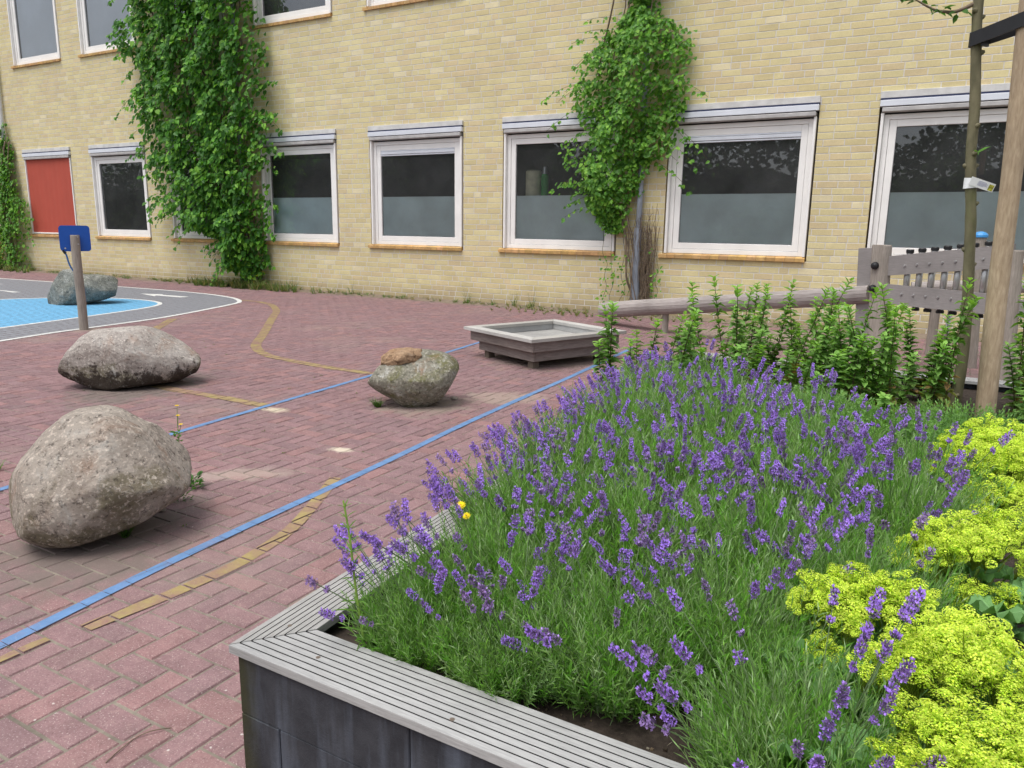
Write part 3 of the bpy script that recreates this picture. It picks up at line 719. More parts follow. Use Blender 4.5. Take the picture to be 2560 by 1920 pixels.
s4 = [(360, 640), (365, 590), (400, 530), (420, 460), (480, 410), (560, 400), (640, 440), (760, 445), (870, 470), (910, 510), (918, 560), (890, 600), (800, 630), (650, 660), (400, 672)]
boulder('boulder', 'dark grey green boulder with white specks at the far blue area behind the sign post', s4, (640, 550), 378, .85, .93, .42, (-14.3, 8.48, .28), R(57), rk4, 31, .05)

# ------------------------------------------------------------------ wooden table tray
tb = empty('wooden_tray_table', (-4.20, 8.02, 0), R(-23), label='low square weathered wooden tray table standing left of the lavender bed', cat='play table')
def square_frame(mb, ho, hi, z0, z1, rx, ry, bev=.004, m=0):
    ox, oy = rx * ho, ry * ho
    return
rx, ry = .665, .715
mb = MB(); t_ = .035; zt = .36; wi = .145
outc = [(-rx, -ry), (rx, -ry), (rx, ry), (-rx, ry)]; inc = [(-rx + wi, -ry + wi), (rx - wi, -ry + wi), (rx - wi, ry - wi), (-rx + wi, ry - wi)]
for k in range(4):
    a, b, c, d = outc[k], outc[(k + 1) % 4], inc[(k + 1) % 4], inc[k]
    g = .002; sh = lambda p, q: (p[0] + (q[0] - p[0]) * g, p[1] + (q[1] - p[1]) * g)
    a, b, c, d = sh(a, b), sh(b, a), sh(c, d), sh(d, c)
    m2 = MB(); m2.poly([(p[0], p[1], z) for z in (zt - t_, zt) for p in (a, b, c, d)], [(3, 2, 1, 0), (4, 5, 6, 7), (0, 1, 5, 4), (1, 2, 6, 5), (2, 3, 7, 6), (3, 0, 4, 7)], (1.15, 1.12, 1.08))
    m2.build('rim_board', M_deckx if k % 2 == 0 else M_decky, tb)
def ring(name, hx, hy, th, z0, z1, mat):
    for q in (((-hx, -hy, z0), (hx, -hy + th, z1)), ((-hx, hy - th, z0), (hx, hy, z1)), ((-hx, -hy + th + .001, z0), (-hx + th, hy - th - .001, z1)), ((hx - th, -hy + th + .001, z0), (hx, hy - th - .001, z1))):
        m2 = MB(); m2.box(*q, bev=.004); m2.build(name, mat, tb)
ring('side_board', rx - .06, ry - .06, .028, .205, .322, M_brownx)
ring('lower_board', rx - .135, ry - .135, .03, .085, .203, M_brownx)
m2 = MB(); m2.box((-rx + .1, -ry + .1, .21), (rx - .1, ry - .1, .235))
for k in range(8): m2.box((-rx + .105 + k * .143, -ry + .09, .236), (-rx + .105 + k * .143 + .138, ry - .09, .25), (U(.95, 1.2),) * 3, bev=.002)
m2.build('tray_floor', M_decky, tb)
hx, hy = rx - wi + .012, ry - wi + .012
for q in (((-hx, -hy - .02, .252), (hx, -hy, .324)), ((-hx, hy, .252), (hx, hy + .02, .324)), ((-hx - .02, -hy - .02, .252), (-hx - .001, hy + .02, .324)), ((hx + .001, -hy - .02, .252), (hx + .02, hy + .02, .324))):
    m2 = MB(); m2.box(*q, bev=.002); m2.build('inner_board', M_deckx, tb)
for sx in (-1, 1):
    for sy in (-1, 1):
        m2 = MB(); m2.box((sx * (rx - .24) - .045, sy * (ry - .22) - .045, -.01), (sx * (rx - .24) + .045, sy * (ry - .22) + .045, .20), (.5, .45, .4), bev=.004); m2.build('leg', M_woodz, tb)

# ------------------------------------------------------------------ blue sign board on post
az = math.atan2(6.37, -10.85) - math.pi / 2
sp = empty('blue_board_post', (-10.85, 6.37, 0), az, label='half round wooden post carrying a blue board, beside the light blue painted area', cat='post')
mb = MB(); prof = []
for k in range(15):
    a = math.pi * k / 14; prof.append((.06 * math.cos(a), .0 + .065 * math.sin(a)))
prof = [(-.06, -.025), (.06, -.025)] + prof[0:15]
zs = [-.02, .4, .8, 1.1, 1.335, 1.345]; vs = []
for z in zs:
    k = .94 if z > 1.34 else 1
    for x, y in prof: vs.append((x * k + .004 * math.sin(z * 5) - .03 * (1.36 - z) * 0, -y * k, z))
npf = len(prof)
mb.poly(vs, [(i * npf + k, (i + 1) * npf + k, (i + 1) * npf + (k + 1) % npf, i * npf + (k + 1) % npf) for i in range(len(zs) - 1) for k in range(npf)] + [tuple(range((len(zs) - 1) * npf, len(zs) * npf))])
mb.build('post', M_woodz, sp)
def rrect(w_, h_, r, n=5):
    P = []
    for cx, cy, a0 in ((w_ / 2 - r, h_ / 2 - r, 0), (-w_ / 2 + r, h_ / 2 - r, 90), (-w_ / 2 + r, -h_ / 2 + r, 180), (w_ / 2 - r, -h_ / 2 + r, 270)):
        for k in range(n + 1):
            a = R(a0 + 90 * k / n); P.append((cx + r * math.cos(a), cy + r * math.sin(a)))
    return P
mb = MB(); P = rrect(.385, .36, .045); n_ = len(P); y0, y1 = .036, .056
mb.poly([(x, y, z + 1.297) for y in (y0, y1) for x, z in P], [tuple(range(n_))[::-1], tuple(range(n_, 2 * n_))], m=0)
mb.poly([(x * 1.001, y, z + 1.297) for y in (y0, y1) for x, z in P], [(k, (k + 1) % n_, n_ + (k + 1) % n_, n_ + k) for k in range(n_)], m=1)
mb.build('board', [M_bluepl, simple('ply_edge', (.55, .42, .28), .7)], sp)
for z in (1.32, 1.22):
    mb = MB(); mb.tube([(.035, -.052, z), (.035, -.062, z)], [.011, .008], 12); mb.build('bolt', M_steel, sp)
mb = MB(); mb.tube([(-.13, .03, 1.16), (-.13, .02, 1.16)], .012, 10); mb.build('bolt', M_steel, sp)
mb = MB(); mb.tube(catmull([(-.165, .05, 1.15, ), (-.155, .05, 1.12), (-.125, .05, 1.06), (-.105, .05, .95), (-.07, .05, .86), (-.02, .06, .79), (.03, .06, .72), (.05, .05, .62), (.055, .03, .5), (.055, .0, .38)], 4), .011, 8); mb.build('cord', M_cord, sp)
mb = MB(); mb.tube([(-.16, .05, 1.135), (-.135, .05, 1.085)], .019, 10); mb.tube([(.055, .01, .40), (.055, 0, .36)], .016, 10); mb.build('cord_clamp', M_black, sp)

# ------------------------------------------------------------------ balance beams and chime panel
def log(name, p0, p1, r0, r1, mat, parent=None, seg=24, sides=18):
    p0, p1 = Vector(p0), Vector(p1); d = (p1 - p0).normalized(); yy = Vector((0, 0, 1)).cross(d).normalized(); zz = d.cross(yy); mb = MB(); vs = []
    L = (p1 - p0).length
    for i in range(seg + 1):
        t = i / seg; r = r0 + (r1 - r0) * t
        for k in range(sides):
            a = 2 * math.pi * k / sides; rr = r * (1 + .05 * noise.noise(Vector((t * L * 1.2, math.cos(a), math.sin(a))))) * (.96 if i in (0, seg) else 1)
            z_ = math.sin(a) * rr; z_ = min(z_, r * .72)
            vs.append((t * L - (.01 if 0 else 0), math.cos(a) * rr, z_ + .015 * noise.noise(Vector((t * 3, 5, 0)))))
    mb.poly(vs, [(i * sides + k, (i + 1) * sides + k, (i + 1) * sides + (k + 1) % sides, i * sides + (k + 1) % sides) for i in range(seg) for k in range(sides)] + [tuple(range(sides)), tuple(range(seg * sides, (seg + 1) * sides))[::-1]])
    o = mb.build(name, mat, parent)
    o.matrix_local = Matrix(((d.x, yy.x, zz.x, p0.x), (d.y, yy.y, zz.y, p0.y), (d.z, yy.z, zz.z, p0.z), (0, 0, 0, 1)))
    return o
bb = empty('balance_beam', (0, 0, 0), label='weathered grey log beam sloping up from the ground near the wall to the post', cat='balance beam')
log('log', (-4.95, 11.55, .24), (-.86, 9.93, .84), .15, .125, M_woodx, bb)
mb = MB(); mb.tube([(-3.75, 11.1, -.02), (-3.75, 11.1, .32)], .05, 12); mb.build('support_post', M_woodz, bb)
bb = empty('balance_beam', (0, 0, 0), label='pale log beam running behind the metal chime tubes', cat='balance beam')
log('log', (-.5, 11.0, .86), (2.2, 11.3, 1.02), .09, .09, M_woodx, bb)
for x in (-.2, 1.9):
    mb = MB(); mb.tube([(x, 11.1, -.02), (x, 11.1, .82)], .06, 12); mb.build('support_post', M_woodz, bb)

cp = empty('chime_panel', (-.79, 9.78, 0), label='wooden play panel of two grey boards holding vertical metal chime tubes', cat='play panel')
def post(name, x, y, r, z1, mat, parent, inv, rz=0, sq=.0):
    mb = MB(); vs = []; sides = 20; zs = [-.02, z1 * .3, z1 * .6, z1 - .012, z1]
    for i, z in enumerate(zs):
        for k in range(sides):
            a = 2 * math.pi * k / sides; rr = r * (1 + .03 * noise.noise(Vector((z * 2, math.cos(a), math.sin(a) + x)))) * (.95 if i == len(zs) - 1 else 1)
            cx, cy = rr * math.cos(a), rr * math.sin(a)
            if sq: cy = max(-r * sq, min(r * sq, cy))
            vs.append((x + cx * math.cos(rz) - cy * math.sin(rz) + (.05 * (z1 - z) * 1.0), y + cx * math.sin(rz) + cy * math.cos(rz), z))
    mb.poly(vs, [(i * sides + k, i * sides + (k + 1) % sides, (i + 1) * sides + (k + 1) % sides, (i + 1) * sides + k) for i in range(len(zs) - 1) for k in range(sides)] + [tuple(range((len(zs) - 1) * sides, len(zs) * sides))])
    o = mb.build(name, mat, parent); o.matrix_parent_inverse = inv; return o
CI = Matrix.Translation((.79, -9.78, 0))
pr = math.atan2(9.2 - 9.78, .44 + .79)
dv = Vector((math.cos(pr), math.sin(pr))); nv = Vector((dv.y, -dv.x))   # nv points to the camera side
p1 = post('post', -.79, 9.78, .105, 1.40, M_woodz, cp, CI, pr, .78)
p2 = post('post', .44, 9.2, .105, 1.385, M_woodz, cp, CI, pr, .78)
L_ = (Vector((.44, 9.2)) - Vector((-.79, 9.78))).length
def pboard(name, s0, s1, zl, zr, off, th, mat=M_panel):
    mb = MB(); vs = []
    for o_ in (off, off + th):
        for s_, z in ((s0, zl[0]), (s1, zr[0]), (s1, zr[1]), (s0, zl[1])):
            p = Vector((-.79, 9.78)) + dv * s_ + nv * o_; vs.append((p.x, p.y, z))
    mb.poly(vs, [(0, 3, 2, 1), (4, 5, 6, 7), (0, 1, 5, 4), (1, 2, 6, 5), (2, 3, 7, 6), (3, 0, 4, 7)])
    o = mb.build(name, mat, cp); o.matrix_parent_inverse = CI; return o
ub = pboard('upper_board', .05, L_ + .02, (1.05, 1.27), (1.215, 1.445), -.02, .04)
lb = pboard('lower_board', .05, L_ + .02, (.74, .965), (.725, .935), -.02, .04)
pboard('side_board', L_ + .12, L_ + .6, (1.33, 1.455), (1.33, 1.455), -.05, .04); pboard('side_board', L_ + .12, L_ + .6, (.72, .90), (.72, .90), -.05, .04)
for z in (1.165, .905):
    mb = MB(); p = Vector((-.80, 9.78)) + nv * .075; q = p + nv * .03; r_ = p + nv * .042
    mb.tube([(p.x, p.y, z), (q.x, q.y, z), (r_.x, r_.y, z)], [.045, .038, .015], 16); o = mb.build('cap_nut', M_black, cp, smooth=False); o.matrix_parent_inverse = CI
for k in range(8):
    s_ = .30 + k * .135; t = (s_ - .05) / (L_ - .03)
    if s_ > L_ - .1: continue
    zu = 1.27 + .175 * t; zl_ = .74 - .015 * t
    p = Vector((-.79, 9.78)) + dv * s_ - nv * .06
    mb = MB(); mb.tube([(p.x, p.y, zl_ - .02), (p.x, p.y, zu + .02)], .034, 18); tube = mb.build('chime_tube', M_steel, cp, smooth=True); tube.matrix_parent_inverse = CI
    for za, zb_ in ((zu + .015, zu + .055), (zl_ - .05, zl_ - .015)):
        mb = MB(); mb.tube([(p.x, p.y, za), (p.x, p.y, za + .004), (p.x, p.y, zb_ - .008), (p.x, p.y, zb_)], [.036, .041, .041, .034], 18); mb.build('end_cap', M_black, tube)
    for z, par in ((zu - .125, ub), (zl_ + .125, lb)):
        q = Vector((-.79, 9.78)) + dv * s_ + nv * .02; r_ = q + nv * .014
        mb = MB(); mb.tube([(q.x, q.y, z), (r_.x, r_.y, z)], [.016, .010], 12); mb.build('bolt', M_steel, par)
mb = MB()
for a, b in (((-.98, 9.99, .30), (-1.06, 10.0, 1.37)),):
    M_ = Matrix.Rotation(R(-25), 4, 'Z'); 
    mb.box((-.09, -.03, .25), (.09, .03, 1.36), bev=.004, M=Matrix.Translation((-.89, 9.95, 0)) @ M_ @ Matrix.Rotation(R(-3.5), 4, 'Y'))
o = mb.build('brace_plank', M_panel, cp); o.matrix_parent_inverse = CI
mb = MB(); mb.tube([(-.05, 9.85, -.02), (-.03, 9.6, .74)], .022, 14); o = mb.build('support_pole', M_steel, cp, smooth=True); o.matrix_parent_inverse = CI
cpst = empty('capped_post', (.17, 10.3, 0), label='round wooden post with a blue dome cap behind the chime panel', cat='post')
post('post', 0, 0, .065, 1.50, M_woodz, cpst, Matrix.Identity(4))
mb = MB(); mb.tube([(0, 0, 1.50), (0, 0, 1.525), (0, 0, 1.55), (0, 0, 1.565)], [.078, .078, .06, .02], 18); mb.build('cap', simple('cap_blue', (.05, .25, .55), .4), cpst)

# ------------------------------------------------------------------ young tree, stake, strap, label
tr = empty('young_tree', (.083, 5.95, .32), label='slender young fruit tree with knobbly bark tied to a wooden stake', cat='tree')
TI = Matrix.Translation((-.083, -5.95, -.32))
tp = [(.08, 5.95, .28), (.086, 5.95, .5), (.09, 5.95, .73), (.075, 5.95, 1.08), (.047, 5.95, 1.43), (.028, 5.95, 1.66), (-.016, 5.95, 2.04), (-.03, 5.95, 2.34), (-.072, 5.95, 2.78), (-.085, 5.95, 3.0), (-.08, 5.96, 3.4), (-.06, 5.97, 4.0), (-.06, 5.98, 4.6)]
tc = catmull(tp, 10); rr_ = []
for i, p in enumerate(tc):
    r = .0365 - .0022 * p[2] if p[2] < 3.05 else .029 - .012 * (p[2] - 3.05)
    r *= 1 + .10 * noise.noise(Vector((p[2] * 9, 0, 0))) + .22 * max(0, noise.noise(Vector((p[2] * 17, 3, 0))) - .25)
    rr_.append(max(.006, r))
mb = MB(); mb.tube(tc, rr_, 14)
for k in range(22):
    i = random.randrange(8, len(tc) - 25); p = Vector(tc[i]); a = U(0, 6.28); dd = Vector((math.cos(a), math.sin(a), .35)).normalized()
    mb.tube([p + dd * .018, p + dd * .036, p + dd * .05], [.021, .016, .007], 8)
o = mb.build('trunk', M_trunk, tr, smooth=True); o.matrix_parent_inverse = TI
def branch(p0, pts, r0, name='branch', nl=14, Lf=.07):
    P = catmull([p0] + pts, 6); mb = MB(); mb.tube(P, [r0 * (1 - .75 * i / len(P)) for i in range(len(P))], 8)
    b = mb.build(name, M_bark, tr, smooth=True); b.matrix_parent_inverse = TI
    mb = MB()
    for k in range(nl):
        i = random.randrange(2, len(P)); p = Vector(P[i]); a = U(0, 6.28); d = Vector((math.cos(a), math.sin(a), U(-.5, .5))).normalized()
        for q in range(random.choice((1, 2, 3))):
            dd = (d + Vector((U(-.7, .7), U(-.7, .7), U(-.6, .3)))).normalized(); g = U(.8, 1.2)
            mb.tube([p, p + dd * .02], .0012, 4, (.1, .16, .04)); mb.leaf(p + dd * .02, dd, Vector((U(-.5, .5), U(-.5, .5), 1)).normalized(), Lf * U(.6, 1.1), Lf * .5 * U(.8, 1.1), (.07 * g, .17 * g, .035 * g), fold=.18, droop=.15)
    mb.build('leaves', M_leaf, b); return b
branch((-.085, 5.95, 2.975), [(-.19, 5.93, 2.93), (-.26, 5.92, 2.93), (-.36, 5.90, 2.965), (-.55, 5.88, 3.1)], .014, nl=16)
branch((-.052, 5.95, 3.05), [(.1, 5.8, 3.2), (.3, 5.7, 3.5)], .012, nl=20); branch((-.04, 5.95, 3.4), [(-.3, 6.1, 3.6), (-.6, 6.3, 4.0)], .012, nl=24)
branch((-.04, 5.95, 3.8), [(.2, 6.2, 4.0), (.4, 6.3, 4.5)], .011, nl=24); branch((-.03, 5.97, 4.2), [(-.2, 5.8, 4.5), (-.3, 5.6, 4.9)], .01, nl=24); branch((-.03, 5.98, 4.5), [(0, 6, 4.9), (.05, 6, 5.3)], .009, nl=26)
mb = MB()
for z0, dx in ((2.05, 1), (.55, -1)):
    p = Vector(((-.015 if dx > 0 else .085) + dx * .03, 5.93, z0)); mb.leaf(p, Vector((.8 * dx, -.2, .45)).normalized(), Vector((0, -.5, 1)).normalized(), .085, .035, (.10, .25, .05)); mb.leaf(p, Vector((-.2, -.4, .3)).normalized(), Vector((0, 0, 1)), .04, .02, (.14, .30, .06)); mb.leaf(p, Vector((.1, -.4, -.1)).normalized(), Vector((0, 0, 1)), .04, .02, (.12, .28, .06))
o = mb.build('leaves', M_leaf, tr); o.matrix_parent_inverse = TI
st = empty('tree_stake', (.25, 5.8, .3), label='thick round brown wooden stake leaning beside the young tree', cat='stake')
mb = MB(); zs = [i * .12 + .2 for i in range(28)]; P = []; rs = []
for z in zs: P.append((.253 - (z - .412) * .0255 + .003 * math.sin(z * 4), 5.8, z)); rs.append((.0605 - (z - .385) * .0015) * (1 + .03 * noise.noise(Vector((z * 3, 0, 7)))))
mb.tube(P, rs, 20); o = mb.build('stake', M_stake, st, smooth=True); o.matrix_parent_inverse = Matrix.Translation((-.25, -5.8, -.3))
# rubber strap
mb = MB()
def band(P, h, t=.004):
    P = [Vector(p) for p in P]; vs = []
    for i, p in enumerate(P):
        d = (P[min(i + 1, len(P) - 1)] - P[max(i - 1, 0)]); d.z = 0; d.normalize(); n_ = Vector((-d.y, d.x, 0)) * t
        vs += [p + n_ + Vector((0, 0, -h / 2)), p - n_ + Vector((0, 0, -h / 2)), p - n_ + Vector((0, 0, h / 2)), p + n_ + Vector((0, 0, h / 2))]
    N = len(P); mb.poly(vs, [(i * 4 + k, i * 4 + (k + 1) % 4, i * 4 + 4 + (k + 1) % 4, i * 4 + 4 + k) for i in range(N - 1) for k in range(4)] + [(0, 1, 2, 3), tuple(4 * (N - 1) + k for k in (3, 2, 1, 0))])
T0 = Vector((-.07, 5.95, 2.75)); S0 = Vector((.193, 5.8, 2.80)); dd = (S0 - T0); dd.z = 0; dd.normalize(); nn = Vector((-dd.y, dd.x, 0))
loop = []
for k in range(9):
    a = math.pi / 2 + math.pi * k / 8; loop.append(T0 + (dd * math.cos(a) + nn * math.sin(a)) * .037)
for k in range(11):
    a = -math.pi / 2 + math.pi * k / 10; loop.append(S0 + (dd * math.cos(a) + nn * math.sin(a)) * .066)
loop.append(loop[0]); band(loop, .085)
Bk = T0 + dd * .06; band([Bk - nn * .034, Bk + nn * .034], .10, .006)
tag(mb.build('tree_strap', M_black), 'black rubber strap looped from the young tree to the stake', 'strap')
# plastic label
tg = empty('plant_label', (.004, 5.91, 1.865), label='white plastic plant label wrapped round the young tree trunk', cat='label')
mb = MB(); cx, cy = 0, .04
P = []
for k in range(12):
    a = -math.pi * .95 + math.pi * 1.3 * k / 11; P.append((.041 * math.cos(a), cy + .041 * math.sin(a)))
vs = []
for k, (x, y) in enumerate(P): vs += [(x, y, -.035 + k * .001), (x, y, .035 - k * .0005)]
mb.poly(vs, [(2 * k, 2 * k + 2, 2 * k + 3, 2 * k + 1) for k in range(11)]); mb.poly([(x * 1.03, y - .001, z) for x, y, z in vs], [(2 * k, 2 * k + 1, 2 * k + 3, 2 * k + 2) for k in range(11)]); mb.build('wrap', M_tagw, tg)
Mt = Matrix.Translation((.012, -.006, .01)) @ Matrix.Rotation(R(20), 4, 'Y') @ Matrix.Rotation(R(18), 4, 'Z')
mb = MB(); mb.box((-.02, -.0015, -.027), (.135, .0005, .027), M=Mt); cd = mb.build('card', M_tagw, tg)
mb = MB()
for z, w_ in ((.014, .05), (.007, .062), (.001, .055), (-.005, .062), (-.011, .04)): mb.box((.03, -.0022, z - .0012), (.03 + w_, -.0017, z + .0012), M=Mt)
mb.build('printed_lines', M_ink, cd)
mb = MB(); mb.box((.100, -.0023, -.022), (.130, -.0017, .016), M=Mt); mb.build('fruit_picture', M_tagp, cd)

# ------------------------------------------------------------------ climbing plants
def inpoly_x(poly, z):
    xs = []
    for i in range(len(poly)):
        (x0, z0), (x1, z1) = poly[i - 1], poly[i]
        if (z0 <= z) != (z1 <= z): xs.append(x0 + (x1 - x0) * (z - z0) / (z1 - z0))
    return sorted(xs)
def climber(name, label, left, right, thick, nleaf, size, pipe_x, greens, seed, wisps=40, ztop=8.6, edge=.3, stem_n=14, loose=0.0, thin=False):
    random.seed(seed)
    root = empty(name, (pipe_x, D - .1, 0), label=label, cat='climber'); inv = Matrix.Translation((-pipe_x, -(D - .1), 0))
    def lerp_edge(E, z):
        if z <= E[0][1]: return E[0][0]
        for (x0, z0), (x1, z1) in zip(E, E[1:]):
            if z <= z1: return x0 + (x1 - x0) * (z - z0) / (z1 - z0)
        return E[-1][0]
    mb = MB(); z_lo = min(left[0][1], right[0][1])
    def put(p, sz, inner=False):
        a = U(-1.2, 1.2); d = Vector((U(-.8, .8), -U(.1, .7), -U(.15, 1.0))).normalized(); n_ = Vector((U(-.5, .5), -U(.5, 1), U(.0, .9))).normalized()
        g = random.choice(greens); k = U(.75, 1.2); c = tuple(v * k for v in g)
        L = sz * U(.6, 1.15); mb.leaf(Vector(p), d, n_, L, L * U(.6, .8), c, fold=.12, droop=U(0, .25))
    for k in range(nleaf):
        z = z_lo + (ztop - z_lo) * rnd() ** .95
        xl, xr = lerp_edge(left, z), lerp_edge(right, z)
        if xr - xl < .05: continue
        u = rnd(); x = xl + (xr - xl) * u
        e = min(u, 1 - u) * (xr - xl)
        if thin and z < 2.9 and x < -16.1 and rnd() < .55: continue
        dens = noise.noise(Vector((x * 1.6, z * 1.6, seed))) + .5 * noise.noise(Vector((x * 4, z * 4, seed + 5)))
        if e < edge and rnd() > .35 + .65 * e / edge + dens * .6: continue
        prof = min(1, math.sqrt(max(.02, e) / .5))
        surf = thick * prof * (.62 + .55 * noise.noise(Vector((x * 1.9, z * 1.3, seed + 9))) + .3 * noise.noise(Vector((x * 5, z * 4, seed))))
        if dens < -.42 and rnd() < .75: surf *= .35
        if dens < -.5 and rnd() < .5: continue
        dpt = max(.03, surf * (1 - .55 * rnd() ** 2.2)) 
        x += U(-.05, .05) + loose * U(-1, 1) * rnd() ** 3
        put((x, D - .04 - dpt, z), size)
    for wv in range(wisps):
        z = U(z_lo + .3, ztop - .5); s_ = -1 if rnd() < .7 else 1
        x0 = lerp_edge(left if s_ < 0 else right, z) - s_ * .25; L = U(.25, .8); ang = U(-.6, .5); P = []; y = D - U(.1, thick * .7)
        for q in range(7):
            t = q / 6; P.append((x0 + s_ * L * t, y - .05 * t, z + L * ang * t - .35 * L * t * t))
        mb.tube(P, .0035, 4, (.10, .09, .05), 0)
        for q in range(int(L * 26)):
            i = random.randrange(1, 7); p = Vector(P[i]); put((p.x + U(-.05, .05), p.y + U(-.03, .03), p.z + U(-.05, .02)), size * .85)
    o = mb.build('leaves', M_leaf, root); o.matrix_parent_inverse = inv
    mb = MB()
    for k in range(stem_n):
        P = []; x = pipe_x + U(-.12, .12); z = 0
        while z < ztop - .3:
            P.append((x, D - .05 - U(.02, .22), z)); z += .35; tgt = (lerp_edge(left, z) + lerp_edge(right, z)) / 2 + (k / stem_n - .5) * .8 * (lerp_edge(right, z) - lerp_edge(left, z))
            x += (tgt - x) * .16 + U(-.06, .06)
        mb.tube(catmull(P, 3), U(.006, .02), 5, (.9, .8, .7))
    o = mb.build('woody_stems', M_bark, root, smooth=True); o.matrix_parent_inverse = inv
    return root, inv, lerp_edge
gr1 = [(.08, .23, .03), (.12, .31, .035), (.045, .15, .022), (.20, .42, .05), (.07, .21, .035)]
bigL = [(-15.3, .25), (-15.45, .8), (-15.9, 1.2), (-16.9, 1.5), (-17.7, 1.8), (-18.0, 2.47), (-18.15, 3.4), (-18.3, 4.08), (-18.7, 4.6), (-18.4, 5.1), (-18.6, 5.55), (-19.0, 5.9), (-18.8, 6.4), (-18.5, 7), (-18.3, 8.6)]
bigR = [(-14.55, .25), (-14.3, .9), (-14.25, 1.67), (-14.1, 2.4), (-13.95, 3.1), (-14.0, 4.4), (-14.05, 5.0), (-14.05, 5.8), (-14.3, 6.4), (-14.4, 8.6)]
climber('climbing_plant', 'huge dense green climber covering the wall between the second and fourth ground floor windows', bigL, bigR, .95, 17500, .155, -15.15, gr1, 101, wisps=80, edge=.75, stem_n=18, thin=True)
gr2 = [(.11, .28, .035), (.16, .36, .04), (.08, .22, .03), (.22, .43, .06), (.11, .27, .05)]
midL = [(-5.6, 1.5), (-5.95, 1.95), (-6.2, 2.35), (-6.05, 2.8), (-6.0, 3.1), (-6.2, 3.5), (-6.3, 3.8), (-6.2, 4.3), (-5.8, 4.75), (-5.4, 5.1), (-5.2, 5.25), (-5.4, 5.6), (-5.6, 6.6)]
midR = [(-5.35, 1.55), (-5.2, 1.95), (-4.98, 2.35), (-4.5, 2.85), (-4.3, 3.4), (-4.2, 3.9), (-4.2, 4.4), (-4.35, 4.8), (-4.8, 5.1), (-4.95, 5.25), (-4.7, 5.7), (-4.6, 6.6)]
r2, inv2, _ = climber('climbing_plant', 'rounded green climber with small white blooms on the drainpipe between the sixth and seventh windows', midL, midR, .66, 8600, .10, -5.0, gr2, 202, wisps=46, ztop=6.6, edge=.3, stem_n=5, loose=.2)
mb = MB(); random.seed(5)
for k in range(30):
    x, z = U(-6.1, -5.4), U(2.3, 4.9); y = D - U(.3, .6)
    for q in range(6): mb.leaf(Vector((x, y, z)), Vector((U(-1, 1), -.4, U(-1, 1))).normalized(), Vector((0, -1, 0)), .02, .012, (.65, .66, .5), simple=True)
o = mb.build('blossom', M_petal, r2); o.matrix_parent_inverse = inv2
mb = MB()
for k in range(120):   # dry tangle round the pipe foot
    x = -4.94 + random.choice((-1, 1, 1)) * U(.04, .2); P = [(x, D - U(.06, .25), U(0, .4))]
    for q in range(7): P.append((P[-1][0] * .96 + (-4.9 + U(-.16, .3)) * .04 + U(-.05, .05), D - U(.04, .2), P[-1][2] + U(.12, .28)))
    g = U(1.0, 2.2); mb.tube(catmull(P, 2), U(.0015, .004), 4, (g, g * .95, g * .85))
o = mb.build('dry_twigs', M_bark, r2); o.matrix_parent_inverse = inv2
mb = MB()   # trailing shoots down the left side
for x0, z0, z1 in ((-5.45, 2.1, .05), (-5.6, 1.9, .3), (-5.25, 1.5, .1), (-4.6, 1.2, .2)):
    P = [(x0 + U(-.05, .05), D - U(.1, .25), z0 + (z1 - z0) * k / 8) for k in range(9)]; mb.tube(catmull(P, 3), .004, 4, (.09, .09, .05))
    for k in range(42):
        p = random.choice(P); g = random.choice(gr2)
        if noise.noise(Vector((p[2] * 3, x0, 0))) < -.1: continue
        mb.leaf(Vector((p[0] + U(-.1, .1), p[1] + U(-.08, .05), p[2] + U(-.1, .1))), Vector((U(-1, 1), -.4, U(-1, .2))).normalized(), Vector((U(-.4, .4), -1, .4)).normalized(), U(.04, .09), U(.03, .06), g)
o = mb.build('trailing_shoots', M_leaf, r2); o.matrix_parent_inverse = inv2
leftL = [(-27.0, .05), (-26.8, .6), (-26.6, 1.2), (-26.5, 1.8), (-26.3, 2.4), (-26.0, 3.0), (-25.7, 3.6), (-25.5, 4.4)]
leftR = [(-24.6, .05), (-24.85, .5), (-24.6, 1.1), (-24.3, 1.5), (-24.5, 2.0), (-24.9, 2.3), (-25.0, 3.2), (-25.2, 4.4)]
r3, inv3, _ = climber('climbing_plant', 'straggly green climber on the white drainpipe left of the red sunscreen', leftL, leftR, .45, 4200, .12, -25.6, gr2, 303, wisps=14, ztop=4.4, edge=.5, stem_n=14)
mb = MB()
for k in range(160): mb.leaf(Vector((-25.9 + U(-.3, .35), D - U(.3, .6), .55 + U(-.25, .3))), Vector((U(-1, 1), -.5, U(-1, 1))).normalized(), Vector((0, -1, 0)), .05, .035, (.35, .05, .035), simple=True)
o = mb.build('red_leaves', M_leaf, r3); o.matrix_parent_inverse = inv3

# ------------------------------------------------------------------ weeds
def tuft(mb, x, y, z, n, h, spread, cols_, w_=.004, flowers=0):
    for k in range(n):
        a = U(0, 6.28); d = Vector((math.cos(a) * spread, math.sin(a) * spread, 1)).normalized(); L = h * U(.5, 1.1)
        c = random.choice(cols_); p = Vector((x + U(-.3, .3) * h * .5, y + U(-.3, .3) * h * .5, z)); q = p + d * L * .6; r_ = q + (d + Vector((math.cos(a), math.sin(a), -.3)) * .5).normalized() * L * .4
        sd_ = Vector((-math.sin(a), math.cos(a), 0)) * w_
        mb.poly([p - sd_, p + sd_, q + sd_ * .7, q - sd_ * .7, r_], [(0, 1, 2, 3), (3, 2, 4)], c)
    for k in range(flowers):
        a = U(0, 6.28); p = Vector((x, y, z)); q = p + Vector((math.cos(a) * .3, math.sin(a) * .3, 1)) * h * U(.8, 1.4); mb.tube([p, q], .0012, 3, (.1, .16, .05))
        for j in range(6): mb.leaf(q, Vector((math.cos(j), math.sin(j), .3)).normalized(), Vector((0, 0, 1)), .014, .009, (.75, .62, .03), simple=True)
